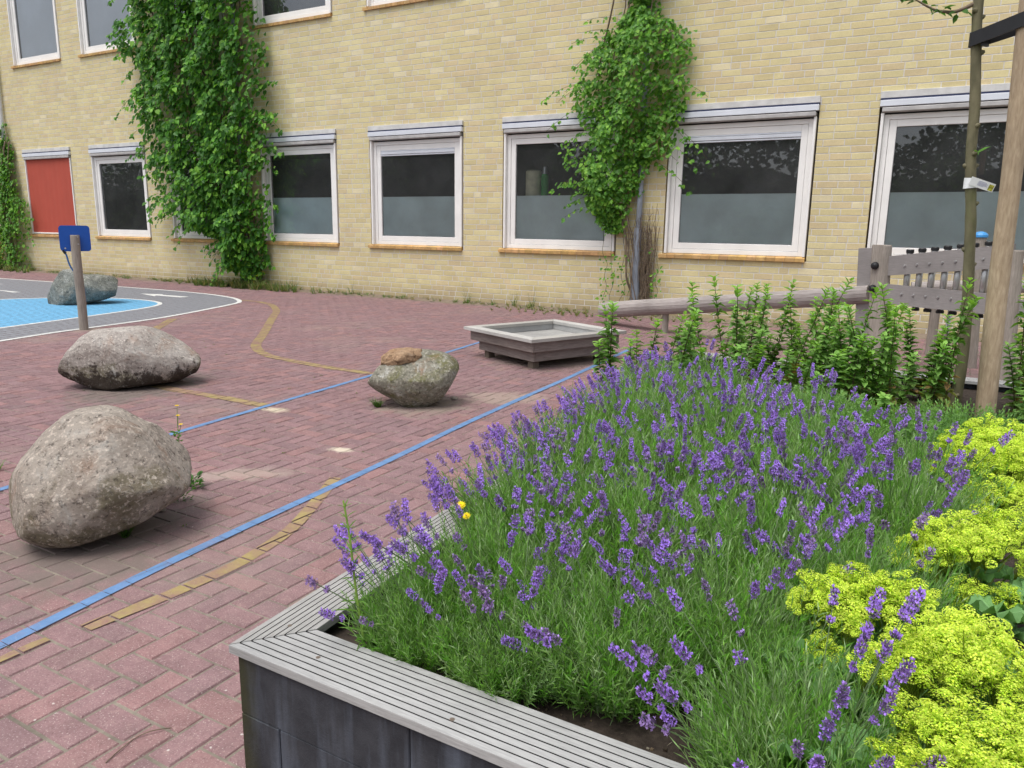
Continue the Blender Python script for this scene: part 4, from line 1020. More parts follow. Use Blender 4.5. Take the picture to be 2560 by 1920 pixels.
wg = [(.07, .15, .03), (.10, .20, .04), (.05, .11, .025), (.16, .19, .07)]
dryg = [(.30, .24, .13), (.24, .2, .1), (.12, .16, .05)]
random.seed(12); mb = MB()
for k in range(900):
    x = U(-27.5, 1.5); y = D - U(.02, .32) ; dn = noise.noise(Vector((x * .8, 3, 0)))
    if dn < -.05 and rnd() < .8: continue
    tuft(mb, x, y, .0, random.randint(6, 14), U(.05, .17), .9, wg if rnd() < .65 else dryg)
for k in range(150):
    x = random.gauss(-15.0, 1.0); y = D - U(.05, .65); tuft(mb, x, y, 0, 16, U(.12, .38), .7, wg + dryg, .006, random.choice((0, 0, 1, 2)))
for k in range(60):
    x = random.gauss(-25.7, .8); y = D - U(.1, .8); tuft(mb, x, y, 0, 16, U(.12, .35), .7, wg + dryg, .007, random.choice((0, 0, 1)))
for k in range(90):
    x = random.gauss(-5.8, 1.1); y = 12.6 + U(-.5, .45); tuft(mb, x, y, 0, 14, U(.04, .13), .9, dryg + wg[:2], .004)
for x in (-8.6, -7.5, -7.1, -13.5, -11.7): tuft(mb, x, D - .15, 0, 14, .3, .5, wg, .005, 6)
mb.build('weeds', M_leaf, kind='stuff', label='grass and small weeds growing in the dirt along the wall foot', cat='weeds')
for x, y, n_, h, lab in ((-3.45, 2.13, 60, .09, 'bright green grass tuft in front of the largest boulder'), (-4.22, 4.98, 110, .13, 'loose grass tuft at the foot of the small mossy boulder'), (-5.10, 2.35, 30, .1, 'small green weed at the left side of the largest boulder')):
    mb = MB(); tuft(mb, 0, 0, 0, n_, h, .9, wg[:3] + [(.12, .26, .04)], .0022); o = mb.build('grass_tuft', M_leaf); o.location = (x, y, 0); tag(o, lab, 'grass tuft')
def leafy(mb, n_, h, r, c, sz):
    for k in range(n_):
        a = U(0, 6.28); d = Vector((math.cos(a), math.sin(a), U(.1, 1))).normalized(); p = Vector((math.cos(a) * r * rnd(), math.sin(a) * r * rnd(), h * rnd())); g = U(.8, 1.25)
        mb.leaf(p, d, Vector((0, 0, 1)), sz * U(.6, 1.2), sz * .5, tuple(v * g for v in c))
mb = MB(); leafy(mb, 70, .07, .07, (.06, .16, .035), .035); o = mb.build('weed', M_leaf); o.location = (-3.78, 2.78, 0); tag(o, 'leafy green weed growing at the right end of the largest boulder', 'weed')
mb = MB(); leafy(mb, 40, .05, .06, (.05, .13, .03), .03); o = mb.build('weed', M_leaf); o.location = (-3.66, 2.60, 0); tag(o, 'low dark weed in the shade just under the right end of the largest boulder', 'weed')
fw_ = empty('yellow_flower_weed', (-4.45, 3.18, 0), label='thin weed with yellow blooms standing behind the largest boulder', cat='weed')
mb = MB(); tips = [(.02, .0, .27), (.07, -.02, .22), (-.01, .02, .33)]
for t in tips: mb.tube(catmull([(0, 0, 0), (t[0] * .4, t[1] * .4, t[2] * .6), t], 3), .0018, 4, (1, 1, 1))
mb.build('stem', M_stem, fw_)
for t in tips:
    mb = MB()
    for k in range(9): a = k * .7; mb.leaf(Vector(t), Vector((math.cos(a), math.sin(a), .35)).normalized(), Vector((0, 0, 1)), .018, .009, (.8, .6, .02), simple=True)
    mb.build('flower', M_petal, fw_)
mb = MB(); leafy(mb, 40, .16, .03, (.08, .2, .04), .035); mb.build('leaves', M_leaf, fw_)
# joint weeds scattered
mb = MB(); random.seed(44)
for k in range(230):
    b = random.choice(bricks); x, y = b[0], b[1]
    if not (-9 < x < -1.8 and .8 < y < 9): continue
    for q in range(5): mb.leaf(Vector((x + U(-.012, .012), y + U(-.012, .012), .001)), Vector((U(-1, 1), U(-1, 1), .5)).normalized(), Vector((0, 0, 1)), U(.008, .02), .006, (.10, .16, .03), simple=True)
for q in range(900):   # moss in joints
    b = random.choice(bricks); x = U(b[0], b[2]); y = b[1]
    if -7 < x < -1.7 and .6 < y < 6 and noise.noise(Vector((x * 1.2, y * 1.2, 0))) > 0: mb.leaf(Vector((x, y, -.003)), Vector((U(-1, 1), U(-1, 1), .6)).normalized(), Vector((0, 0, 1)), .007, .004, (.12, .14, .04), simple=True)
mb.build('joint_moss', M_leaf, kind='stuff', label='tiny moss and seedlings in the joints of the red paving', cat='moss')
mb = MB(); mb.tube(catmull([(-1.985, 1.10, .004), (-2.0, 1.16, .007), (-2.01, 1.21, .005), (-1.99, 1.25, .012), (-1.96, 1.30, .004)], 5), [.0018] * 21, 5, (4.2, 4.0, 3.4)); tag(mb.build('dry_twig', M_bark), 'thin dry pale twig lying on the paving left of the planter', 'twig')
for x, y, s_, lab in ((-3.62, 2.45, .03, 'small pale stone under the right side of the largest boulder'), (-3.83, 5.58, .035, 'small brown stone at the right foot of the mossy boulder')):
    import bmesh
    bm = bmesh.new(); bmesh.ops.create_icosphere(bm, subdivisions=3, radius=1)
    for v in bm.verts: v.co = Vector((v.co.x * s_, v.co.y * s_ * .7, v.co.z * s_ * .5)) * (1 + .25 * noise.noise(v.co * 1.5 + Vector((x, 0, 0))))
    me = bpy.data.meshes.new('stone'); bm.to_mesh(me); bm.free(); me.materials.append(rk1); o = bpy.data.objects.new('stone', me); col.objects.link(o); o.location = (x, y, s_ * .4); tag(o, lab, 'stone')

# ------------------------------------------------------------------ lavender
LG = [(.21, .37, .11), (.27, .43, .18), (.15, .30, .07), (.36, .49, .28), (.17, .40, .06), (.23, .42, .10)]
def lav_foliage(seed, n=760, Rb=.42, H=.345):
    random.seed(seed); mb = MB()
    for s_ in range(n):
        a = U(0, 6.28); q = math.sqrt(rnd()); tilt = q * U(.4, 1.25); base = Vector((math.cos(a), math.sin(a), 0)) * Rb * .55 * q
        out_ = Vector((math.cos(a + U(-.3, .3)), math.sin(a + U(-.3, .3)), 0)); L = H * U(.5, 1.22) * (1 - .1 * q)
        d0 = (out_ * tilt * 1.0 + Vector((0, 0, 1))).normalized(); d1 = (out_ * tilt * .55 + Vector((0, 0, 1))).normalized(); P = [base]; N = 7
        for k in range(N): P.append(P[-1] + (d0.lerp(d1, k / N)).normalized() * L / N)
        c0 = random.choice(LG); mb.tube([P[0], P[3], P[-1]], [.0018, .0014, .0008], 3, (c0[0] * 1.1, c0[1], c0[2] * 1.1), 0, cap=False)
        nl = random.randint(13, 21)
        for k in range(nl):
            t = .22 + .78 * k / nl; i = min(int(t * N), N - 1); p = P[i].lerp(P[i + 1], t * N - i); d = (P[i + 1] - P[i]).normalized()
            b = k * 2.4 + U(-.4, .4); o1 = d.orthogonal().normalized(); o2 = d.cross(o1); rad = o1 * math.cos(b) + o2 * math.sin(b)
            ld = (rad * U(.25, .75) + d * U(.8, 1.3)).normalized(); c = c0 if rnd() < .7 else random.choice(LG); g = U(.75, 1.25) * (.8 + .3 * t)
            LL = U(.04, .075) * (1.15 - .5 * t); mb.leaf(p, ld, d, LL, U(.0030, .0052), tuple(v * g for v in c), fold=.15, droop=U(-.1, .25), simple=True)
    return mb
def lav_spike(seed):
    random.seed(seed); mb = MB(); L = 1.0  # built at unit stem .30 m
    Ls = .30; bend = U(.02, .07); P = [(bend * (t / 6) ** 2, 0, Ls * t / 6) for t in range(7)]
    mb.tube(P, [.0017] * 6 + [.0013], 4, (.17, .25, .12), 0, cap=False)
    top = Vector(P[-1]); ax = (Vector(P[-1]) - Vector(P[-2])).normalized(); o1 = ax.orthogonal().normalized(); o2 = ax.cross(o1)
    hl = U(.032, .055); rows = int(hl / .0065); 
    old = seed % 4 == 1; open_ = (.72, .55, .8, .4)[seed % 4]
    zs = [i * .0065 for i in range(rows)] + ([-.03, -.026] if rnd() < .7 else [])
    for zi in zs:
        t = max(0, zi) / hl; rr2 = .0105 * (1.05 - .5 * t * t) * (.7 if zi < 0 else 1); nf = 8
        for k in range(nf):
            a = k * 6.283 / nf + zi * 300 + U(-.3, .3); rad = o1 * math.cos(a) + o2 * math.sin(a); p = top + ax * (zi - .004) + rad * rr2 * .25
            dc = U(.7, 1.2); mb.leaf(p, (rad + ax * .7).normalized(), rad, .0095, .004, (.15 * dc, .10 * dc, .24 * dc), 1, fold=.3, simple=True)
            if rnd() < open_:
                q = top + ax * (zi + U(-.002, .003)) + rad * rr2 * U(.75, 1.1); kk = U(.7, 1.5); cc = (.36 * kk, .24 * kk, .60 * kk) if old else (.38 * kk, .225 * kk, .80 * kk)
                for j in range(3):
                    b = j * 2.1 + U(-.5, .5); td = (o1 * math.cos(a + b) + o2 * math.sin(a + b) + ax * U(-.4, .8) + rad * .6).normalized()
                    mb.leaf(q, td, rad, U(.0055, .0085), U(.0045, .006), cc, 1, fold=.1, simple=True)
    return mb
fol = [lav_foliage(500 + k) for k in range(4)]
spk = [lav_spike(700 + k) for k in range(8)]
fol_me = []; spk_me = []
for k, m_ in enumerate(fol):
    o = m_.build('foliage', M_leaf); fol_me.append(o.data); bpy.data.objects.remove(o)
for k, m_ in enumerate(spk):
    o = m_.build('flower_spike', [M_stem if 0 else M_leaf, M_petal]); spk_me.append(o.data); bpy.data.objects.remove(o)
lavs = [ # x, y, scale, height scale, number of spikes, label
 (-1.22, 1.66, .60, .66, 15, 'smallest lavender bush, in the planter corner right beside the tall light green weed'),
 (-.94, 1.67, .62, .64, 7, 'small low lavender bush at the front edge of the bare soil'),
 (-1.14, 1.92, .80, .85, 36, 'lavender bush at the left front corner of the planter leaning over the boards'),
 (-.70, 1.80, .78, .82, 14, 'sparsely flowering lavender bush behind the bare soil at the front board'),
 (-.44, 2.02, .80, .85, 22, 'lavender bush between the front bare soil and the yellow green lady\'s mantle'),
 (-.17, 1.60, .72, .80, 17, 'low lavender bush at the front right, closest to the large round leaves'),
 (-1.30, 2.42, .85, .95, 42, 'lavender bush spilling over the left board beside the two yellow daisies'),
 (-.88, 2.42, .95, 1.0, 30, 'leafy lavender bush in the middle of the second row'),
 (-.46, 2.56, .95, 1.0, 36, 'lavender bush in the second row left of the lady\'s mantle'),
 (-.14, 2.35, .70, .9, 12, 'lavender bush tucked behind the front lady\'s mantle blooms'),
 (-1.38, 3.02, .95, 1.05, 46, 'lavender bush on the left edge of the third row with tall purple spikes'),
 (-.92, 3.05, 1.0, 1.05, 42, 'full lavender bush at the centre of the bed'),
 (-.48, 3.18, 1.0, 1.0, 42, 'lavender bush in the third row near the spiky lime shoot'),
 (-.10, 3.05, .85, 1.0, 34, 'lavender bush mingling with the middle lady\'s mantle at the right'),
 (-1.42, 3.72, 1.0, 1.1, 48, 'lavender bush on the left edge across from the small mossy boulder'),
 (-.95, 3.75, 1.0, 1.1, 44, 'lavender bush in the fourth row left of the feathery shrub'),
 (-.05, 3.55, .75, .95, 30, 'dark flowered lavender bush left of the rear lady\'s mantle'),
 (-1.50, 4.45, 1.0, 1.1, 48, 'lavender bush at the back left in front of the wooden tray table'),
 (-1.05, 4.5, 1.0, 1.0, 40, 'lavender bush at the back between the mint stalks and the bed centre'),
 (-.62, 4.42, .75, .95, 22, 'loosely flowering lavender bush among the feathery shrubs at the back'),
 (-.42, 3.72, .85, 1.0, 30, 'lavender bush just left of the upper lime green spiky shoot'),
 (-1.5, 5.1, .9, 1.0, 30, 'rearmost lavender bush beneath the leftmost mint stalks'),
]
random.seed(99)
for bi, (x, y, s_, hs_, ns, lab) in enumerate(lavs):
    root = empty('lavender_bush', (x, y, soilz(x, y) - .01), U(0, 6.28), label=lab, cat='lavender', group='lavender bushes filling the planter')
    rz0 = root.rotation_euler.z
    o = bpy.data.objects.new('foliage', fol_me[bi % 4]); col.objects.link(o); o.parent = root; o.scale = (s_, s_, hs_); o.rotation_euler = (0, 0, U(0, 6.28))
    for k in range(int(ns * (1.15 if y > 2.2 or x < -1 else 1.6))):
        a = U(0, 6.28); q = math.sqrt(rnd())
        # spikes lean outwards and a little towards the light on the left and front
        dx = math.cos(a) * q * .75 - .16; dy = math.sin(a) * q * .75 - .08
        if x > -.3: dx -= .08; dy -= .12
        if x < -1.2: dx -= .14 + .22 * (k % 3 == 0)
        L = U(.36, .60) * (.55 + .45 * hs_); tilt = math.atan(math.hypot(dx, dy)); az_ = math.atan2(dy, dx) - rz0
        o = bpy.data.objects.new('flower_spike', spk_me[random.randrange(8)]); col.objects.link(o); o.parent = root
        o.location = (math.cos(az_) * .08 * s_ * q, math.sin(az_) * .08 * s_ * q, 0)
        k_ = L / .34; hd = U(.62, 1.05)
        o.rotation_euler = (0, tilt, az_); o.scale = (hd, hd, k_ if k_ < 1.5 else 1.5)
# ------------------------------------------------------------------ lady's mantle
def mantle_leaf(seed):
    random.seed(seed); mb = MB(); n = 9; r0 = .055; c = (.17, .34, .12); N = 72; ring_ = []
    for k in range(N + 1):
        a = R(18) + (2 * math.pi - R(36)) * k / N; lob = abs(math.sin((k / N) * math.pi * n)) ** .55; r = r0 * (.80 + .2 * lob) + .0012 * (1 if k % 2 else -1)
        pleat = .010 * math.cos((k / N) * 2 * math.pi * n); ring_.append((a, r, pleat))
    prev = None
    for fr in (.33, .66, 1.0):
        cur = [(r * fr * math.cos(a), r * fr * math.sin(a), .012 * fr * fr + p * fr) for a, r, p in ring_]
        for k in range(N):
            g = 1 - .12 * ((k // 4) % 2); cc = tuple(v * g for v in c)
            if prev is None: mb.face([(0, 0, 0), cur[k], cur[k + 1]], cc)
            else: mb.face([prev[k], cur[k], cur[k + 1], prev[k + 1]], cc)
        prev = cur
    return mb
def froth(seed):
    random.seed(seed); mb = MB()
    stems = []
    for k in range(30):
        a = U(0, 6.28); r = .066 * math.sqrt(rnd()); c = Vector((math.cos(a) * r, math.sin(a) * r, .05 * (1 - (r / .075) ** 2) + U(-.028, .024)))
        mb.tube([(0, 0, -.07), c * .6 + Vector((0, 0, -.015)), c], .0008, 3, (.25, .32, .05), cap=False)
        rr3 = U(.011, .018)
        for q in range(85):
            d = Vector((random.gauss(0, 1), random.gauss(0, 1), random.gauss(.35, 1))).normalized(); p = c + Vector((d.x * rr3, d.y * rr3, d.z * rr3 * .7)); g = U(.85, 1.1)
            cc = random.choice([(.68 * g, .76 * g, .10 * g), (.76 * g, .83 * g, .18 * g), (.50 * g, .66 * g, .07 * g)])
            for j in range(2):
                nn_ = (d + Vector((0, -.3, 1.2))).normalized(); td = (nn_.orthogonal() * U(-1, 1) + nn_.cross(nn_.orthogonal()) * U(-1, 1)).normalized(); mb.leaf(p - td * .002, td, nn_, .0046, .0040, cc, simple=True, fold=.05)
    return mb
ml = mantle_leaf(1).build('leaf', leafmat('mantle_leaf', .22, .6, .3)); ml_me = ml.data; bpy.data.objects.remove(ml)
fr_me = []
for k in range(4): o = froth(40 + k).build('flower_head', M_froth); fr_me.append(o.data); bpy.data.objects.remove(o)
def mantle(x, y, heads, leaves, label, seed):
    random.seed(seed); z0 = soilz(x, y); root = empty('ladys_mantle', (x, y, z0), label=label, cat="lady's mantle", group="yellow green lady's mantle plants at the right of the bed")
    st_ = MB()
    heads = heads + [(hx + U(-.05, .05), hy + U(-.05, .05), hz - U(.01, .05), s_ * U(.6, .9)) for hx, hy, hz, s_ in heads for q_ in (0, 1)]
    for hx, hy, hz, s_ in heads:
        o = bpy.data.objects.new('flower_head', fr_me[random.randrange(4)]); col.objects.link(o); o.parent = root; o.location = (hx - x, hy - y, hz - z0); o.rotation_euler = (U(-.35, .35), U(-.35, .35), U(0, 6.28)); o.scale = (s_, s_, s_ * .9)
        st_.tube(catmull([(U(-.02, .02), U(-.02, .02), 0), ((hx - x) * .6, (hy - y) * .6, (hz - z0) * .55), (hx - x, hy - y, hz - z0 - .05 * s_)], 3), .0025, 5, (1.3, 1.2, .8))
    for lx, ly, lz, s_ in leaves:
        o = bpy.data.objects.new('leaf', ml_me); col.objects.link(o); o.parent = root; o.location = (lx - x, ly - y, lz - z0); o.rotation_euler = (U(-.4, .15), U(-.45, .25), U(0, 6.28)); s_ *= 1.3; o.scale = (s_, s_, s_)
        st_.tube(catmull([(0, 0, 0), ((lx - x) * .5, (ly - y) * .5, (lz - z0) * .6), (lx - x, ly - y, lz - z0)], 3), .0018, 4, (.9, .95, .8))
    st_.build('stalks', M_stem, root)
def ring_of(cx, cy, n, r0, r1, z0, z1, s0, s1, seed):
    random.seed(seed); o_ = []
    for k in range(n): a = U(0, 6.28); r = U(r0, r1); o_.append((cx + r * math.cos(a), cy + r * math.sin(a), U(z0, z1), U(s0, s1)))
    return o_
mantle(.14, 1.56, [(.02, 1.46, .55, 1.0), (.09, 1.42, .60, 1.1), (.16, 1.46, .60, 1.1), (.10, 1.56, .61, 1.1), (.02, 1.60, .57, .9), (.18, 1.58, .60, 1.1), (.14, 1.36, .56, 1.0), (.24, 1.5, .6, 1.1), (.24, 1.66, .6, 1.0)],
       [(-.03, 1.58, .47, 1.3), (.02, 1.50, .44, 1.2), (-.06, 1.48, .42, 1.1)] + ring_of(.12, 1.55, 22, .05, .3, .42, .52, .8, 1.25, 1), "lady's mantle nearest the camera, cut by the bottom right corner", 11)
mantle(.05, 1.88, [(-.02, 1.80, .58, 1.05), (.05, 1.78, .60, 1.15), (.11, 1.84, .61, 1.15), (.03, 1.90, .60, 1.1), (.14, 1.93, .62, 1.1), (.20, 1.86, .6, 1.1), (.08, 2.00, .60, 1.0)],
       ring_of(.09, 1.90, 32, .05, .32, .42, .52, .8, 1.25, 2), "lady's mantle with a broad bloom mass, second from the bottom right corner", 12)
mantle(-.12, 2.08, [(-.22, 2.02, .60, 1.0), (-.16, 2.00, .59, 1.05), (-.10, 2.06, .60, 1.1), (-.04, 2.10, .62, 1.0), (-.15, 2.12, .61, 1.0), (-.19, 1.92, .50, .75), (-.07, 1.86, .46, .65)],
       ring_of(-.08, 2.05, 20, .04, .26, .40, .50, .7, 1.15, 3), "lady's mantle bloom cluster standing out leftmost among the lavender", 13)
mantle(.13, 2.58, [(.00, 2.56, .58, 1.0), (.07, 2.50, .61, 1.1), (.15, 2.54, .62, 1.1), (.22, 2.62, .62, 1.1), (.08, 2.66, .62, 1.1), (.17, 2.74, .63, 1.1), (.27, 2.80, .64, 1.1), (.12, 2.42, .52, .9), (.02, 2.68, .6, .8), (.24, 2.48, .5, .9)],
       ring_of(.17, 2.52, 34, .05, .38, .42, .53, .8, 1.25, 4), "lady's mantle in the middle right with leaves below its bloom band", 14)
mantle(.22, 3.75, [(.05, 3.60, .56, 1.2), (.08, 3.78, .60, 1.3), (.16, 3.66, .60, 1.4), (.22, 3.85, .62, 1.4), (.13, 3.95, .62, 1.3), (.28, 3.72, .6, 1.4), (.30, 4.00, .63, 1.4), (.34, 3.6, .58, 1.3), (.20, 4.1, .64, 1.2), (.12, 3.45, .50, 1.1), (.24, 3.50, .52, 1.2), (.36, 3.85, .62, 1.4), (.04, 3.9, .54, 1.1)],
       ring_of(.2, 3.75, 22, .05, .3, .42, .54, .9, 1.3, 5), "rear lady's mantle below the tree stake at the right edge", 15)

# ------------------------------------------------------------------ mint stalks
def mint_stalk(seed, H):
    random.seed(seed); mb = MB(); b = U(-.05, .05); c_ = U(-.05, .05); P = [(b * (t / 8) ** 2, c_ * (t / 8) ** 2, H * t / 8) for t in range(9)]
    mb.tube(P, [.0035] * 5 + [.003, .0028, .002, .0015], 5, (.12, .10, .05), cap=False)
    z = .06; k = 0
    while z < H:
        t = z / H; i = min(int(t * 8), 7); p = Vector(P[i]).lerp(Vector(P[i + 1]), t * 8 - i); a0 = k * math.pi / 2 + U(-.3, .3)
        for s_ in (0, math.pi):
            a = a0 + s_; d = Vector((math.cos(a), math.sin(a), U(-.2, .55) + (.5 if t > .9 else 0))).normalized(); L = (.085 - .030 * t) * U(.8, 1.15) * (1.0 if t < .93 else .8)
            if t < .35: c = random.choice([(.20, .22, .06), (.15, .26, .06), (.26, .17, .07), (.14, .24, .05)])
            elif t < .85: c = random.choice([(.17, .33, .07), (.20, .37, .09), (.13, .27, .06)])
            else: c = random.choice([(.26, .47, .10), (.22, .42, .09)])
            g = U(.8, 1.15); mb.leaf(p, d, Vector((0, 0, 1)), L, L * U(.48, .6), tuple(v * g for v in c), fold=.14, droop=U(0, .4))
            if t < .8 and rnd() < .7:   # small side shoot
                for q in range(5): dd = (d + Vector((U(-.6, .6), U(-.6, .6), U(.1, .7)))).normalized(); mb.leaf(p + d * .008, dd, Vector((0, 0, 1)), L * .5, L * .22, tuple(v * 1.1 for v in c), simple=True)
        z += (.032 - .016 * t); k += 1
    return mb
mint_me = []
for k in range(8): o = mint_stalk(900 + k, .62).build('stalk', M_leaf); mint_me.append(o.data); bpy.data.objects.remove(o)
clumps = [(-1.78, 4.95, .20, 10, .66, 'mint clump at the left rear corner overlapping the tray table'),
 (-1.55, 5.75, .22, 9, .72, 'mint clump below the end of the sloping log beam'),
 (-1.18, 6.05, .20, 9, .80, 'tall mint clump in front of the middle of the sloping log beam'),
 (-.82, 5.95, .16, 7, .72, 'thin mint clump left of the chime panel\'s left post'),
 (-.42, 5.75, .18, 8, .72, 'mint clump just left of the chime panel\'s left post foot'),
 (-.22, 5.50, .20, 10, .86, 'tallest mint clump in front of the chime panel boards'),
 (-.06, 6.3, .13, 7, .72, 'mint clump under the chime tubes left of the tree trunk'),
 (.44, 6.1, .16, 9, .78, 'bushy mint clump right of the tree stake'),
 (.58, 5.3, .14, 7, .55, 'mint clump at the right edge behind the lady\'s mantle'),
 (-.62, 6.5, .25, 8, .6, 'low mint clump at the rear board of the planter'),
 (-.95, 5.35, .25, 9, .45, 'short yellowing mint clump behind the lavender'),
 (-1.45, 5.35, .22, 8, .5, 'half tall mint clump between the tray table side and the lavender'),
 (-.55, 5.25, .22, 8, .5, 'short mint clump between the feathery shrub and the left chime post'),
 (-1.35, 6.6, .22, 8, .7, 'mint clump at the rear board below the thick part of the log beam')]
random.seed(321)
for x, y, r, n_, H, lab in clumps:
    root = empty('mint_clump', (x, y, soilz(x, y) - .01), label=lab, cat='mint', group='mint clumps at the back of the planter')
    for k in range(int(n_ * 1.1)):
        a = U(0, 6.28); q = math.sqrt(rnd()); o = bpy.data.objects.new('stalk', mint_me[random.randrange(8)]); col.objects.link(o); o.parent = root
        r_ = r * 1.35; o.location = (math.cos(a) * r_ * q, math.sin(a) * r_ * q, 0); o.rotation_euler = (U(-.28, .28), U(-.28, .28), U(0, 6.28)); s_ = H / .62 * U(.45, 1.25); o.scale = (1.15 * U(.85, 1.15), 1.15 * U(.85, 1.15), s_)
# ------------------------------------------------------------------ feathery shrubs
def feather(seed, n=420):
    random.seed(seed); mb = MB()
    for k in range(n):
        a = U(0, 6.28); q = math.sqrt(rnd()); b = Vector((math.cos(a), math.sin(a), 0)); p0 = b * .12 * q; d = (b * q * .9 + Vector((0, 0, 1))).normalized(); L = .30 * U(.7, 1.1); c = random.choice([(.17, .33, .09), (.21, .40, .12), (.13, .26, .07), (.24, .43, .13)])
        mb.tube([p0, p0 + d * L], .001, 3, c, cap=False)
        for j in range(14):
            t = .3 + .7 * j / 14; p = p0 + d * L * t; o1 = d.orthogonal().normalized(); o2 = d.cross(o1); e = j * 2.4; ld = (o1 * math.cos(e) + o2 * math.sin(e) + d * .6).normalized(); g = U(.8, 1.2)
            for m_ in (-.5, 0, .5): mb.leaf(p, (ld + d * m_ + o1 * m_ * .5).normalized(), d, .022 * U(.7, 1.2), .0055, tuple(v * g for v in c), simple=True)
    return mb
fe = feather(61).build('foliage', M_leaf); fe_me = fe.data; bpy.data.objects.remove(fe)
for x, y, s_, lab in ((-.62, 4.72, 1.15, 'fine leaved feathery green shrub left of the lady\'s mantle, near the mint'), (-.22, 4.35, 1.2, 'feathery green shrub in front of the young tree trunk'), (-.52, 4.05, 1.0, 'low feathery green shrub beside the dark flowered lavender'), (.12, 4.85, 1.1, 'feathery green shrub at the foot of the tree stake')):
    root = empty('feathery_shrub', (x, y, soilz(x, y)), label=lab, cat='shrub'); o = bpy.data.objects.new('foliage', fe_me); col.objects.link(o); o.parent = root; o.scale = (s_, s_, s_ * .9); o.rotation_euler = (0, 0, x * 9)
# ------------------------------------------------------------------ odd plants
def goldrod(x, y, z, L, lab, wl=.07, n=60):
    root = empty('spiky_shoot', (x, y, z), label=lab, cat='weed'); mb = MB(); mb.tube([(0, 0, 0), (.01, 0, L)], [.004, .0025], 5, (.9, 1.2, .6)); mb.build('stem', M_stem, root); mb = MB()
    for k in range(n):
        t = .25 + .75 * k / n; a = k * 2.4; d = Vector((math.cos(a), math.sin(a), .35 + t * .7)).normalized(); g = U(.85, 1.15); mb.leaf(Vector((.01 * t, 0, L * t)), d, Vector((0, 0, 1)), wl * (1.15 - .6 * t) * U(.8, 1.2), .007, (.14 * g, .30 * g, .05 * g), fold=.2, droop=.15, simple=True)
    mb.build('leaves', M_leaf, root)
random.seed(8)
goldrod(-.24, 3.93, .33, .33, 'lime green spiky shoot rising beside the dark purple blooms, upper of two', .10, 46)
goldrod(-.27, 3.14, .33, .26, 'lime green spiky shoot among the lavender, lower of two', .09, 40)
root = empty('tall_weed', (-1.335, 1.50, .32), label='tall light green weed with narrow leaves at the planter corner', cat='weed')
P = catmull([(0, 0, 0), (-.01, .0, .10), (-.03, .0, .22), (-.055, .01, .36), (-.085, .02, .47)], 4)
mb = MB(); mb.tube(P, [.0045 - .002 * i / len(P) for i in range(len(P))], 6, (1.2, 1.3, .6)); mb.build('stem', M_stem, root); mb = MB()
for k in range(64):
    t = k / 64; i = min(int((.1 + .9 * t) * (len(P) - 1)), len(P) - 2); p = Vector(P[i]); a = k * 2.4; d = Vector((math.cos(a), math.sin(a), .25 + .6 * t)).normalized()
    if t < .55 and k % 2: continue
    mb.leaf(p, d, Vector((0, 0, 1)), (.07 * (1 - t) + .028) * U(.7, 1.1), .0085 - .004 * t, (.14, .29, .05), fold=.15, droop=.2)
mb.build('leaves', M_leaf, root)
for x, y, lab in ((-1.335, 1.52, 'broad leaved seedling at the foot of the tall weed'),):
    mb = MB()
    for k in range(7): a = k * .9; mb.leaf(Vector((0, 0, .03 + k * .008)), Vector((math.cos(a), math.sin(a), .3)).normalized(), Vector((0, 0, 1)), .055, .026, (.12, .26, .05))
    o = mb.build('seedling', M_leaf); o.location = (x - .0, y, .32); tag(o, lab, 'seedling')
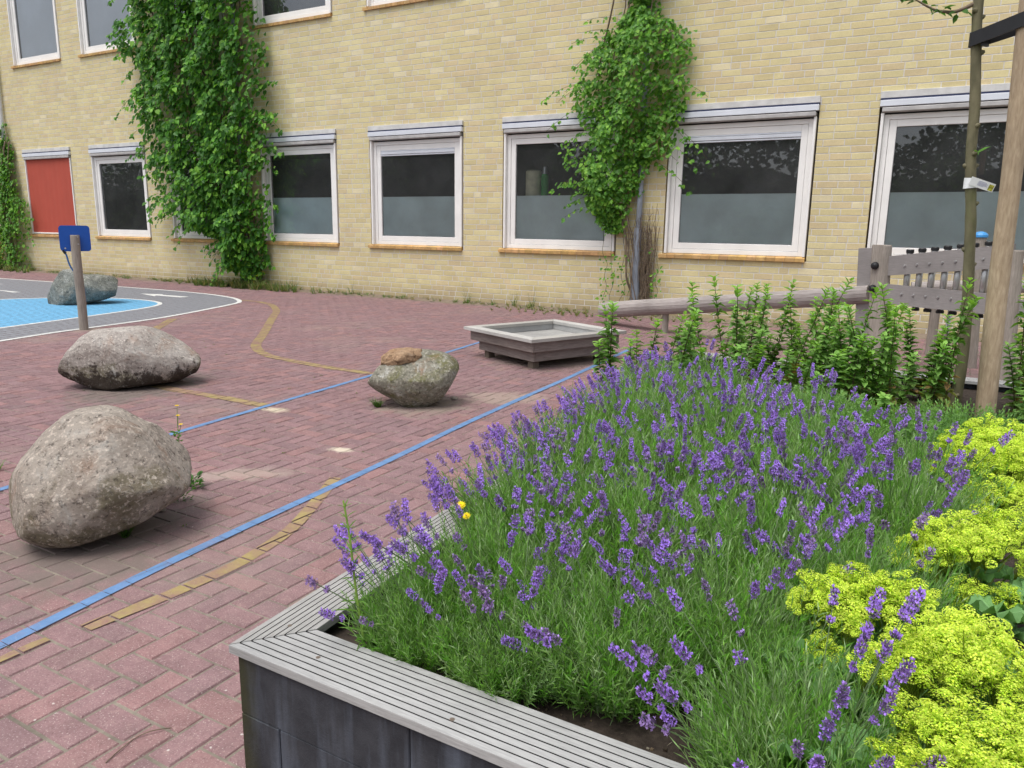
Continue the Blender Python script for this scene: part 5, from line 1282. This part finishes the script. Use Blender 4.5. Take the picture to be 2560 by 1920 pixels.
for x, y, z, s_, lab in ((-1.40, 2.08, .60, .019, 'yellow daisy above the left board, upper of the pair'), (-1.35, 2.04, .585, .016, 'yellow daisy above the left board, lower of the pair')):
    root = empty('yellow_daisy', (x, y, .33), label=lab, cat='flower'); mb = MB(); mb.tube(catmull([(.05, .02, 0), (.03, .01, (z - .33) * .6), (0, 0, z - .33)], 4), .0015, 5, (1, 1, 1)); mb.build('stem', M_stem, root)
    mb = MB(); c = Vector((0, 0, z - .33)); ax = Vector((.2, -.5, .8)).normalized(); o1 = ax.orthogonal().normalized(); o2 = ax.cross(o1)
    for ring_ in range(2):
        for k in range(14): a = k * 6.283 / 14 + ring_ * .2; mb.leaf(c + ax * .002 * ring_, (o1 * math.cos(a) + o2 * math.sin(a) + ax * (.12 + .3 * ring_)).normalized(), ax, s_ * (1 - .35 * ring_), s_ * .35, (.85, .68, .02), fold=.02)
    mb.build('petals', M_petal, root); mb = MB(); mb.tube([c - ax * .001, c + ax * .004, c + ax * .006], [.005, .004, .001], 10, (.7, .45, .02)); mb.build('disc', M_petal, root)

# ------------------------------------------------------------------ wood behind the viewer, seen only as reflections in the panes
random.seed(77); mb = MB()
def wood_h(x): return 11 + 4 * noise.noise(Vector((x * .09, 0, 0))) + 3 * noise.noise(Vector((x * .3, 2, 0))) + (6 if -62 < x < -34 else -3 if x < -66 else -2.5 if x > -24 else 0)
for k in range(46000):
    x = U(-120, 45); h_ = wood_h(x); z = h_ * rnd() ** .8; y = -24 - 7 * rnd() + 3 * noise.noise(Vector((x * .3, z * .3, 0)))
    if z > 7 and noise.noise(Vector((x * .35, z * .35, 4))) < -.28: continue
    g = U(.5, 1.3) * (1.6 if noise.noise(Vector((x * .22, z * .3, 9))) > .15 else .7); mb.leaf(Vector((x, y, z)), Vector((U(-1, 1), U(-.5, .5), U(-1, .3))).normalized(), Vector((U(-.5, .5), 1, .5)).normalized(), U(.3, .6), U(.2, .4), (.045 * g, .085 * g, .02 * g), simple=True)
def core(x, z):
    return (x, -32 + 2.5 * noise.noise(Vector((x * .4, z * .4, 0))), z)
for k in range(82):
    x0, x1 = -121 + k * 2.05, -121 + (k + 1) * 2.05; t0, t1 = max(3, wood_h(x0) * .62), max(3, wood_h(x1) * .62)
    for j in range(5): mb.face([core(x0, t0 * j / 5), core(x1, t1 * j / 5), core(x1, t1 * (j + 1) / 5), core(x0, t0 * (j + 1) / 5)], (.02, .035, .012))
    mb.face([core(x0, t0), core(x1, t1), (x1, -44, t1 * .8), (x0, -44, t0 * .8)], (.02, .035, .012))
mb.build('woodland', M_leaf, kind='stuff', label='dark tree belt across the playground mirrored in the window panes', cat='trees')
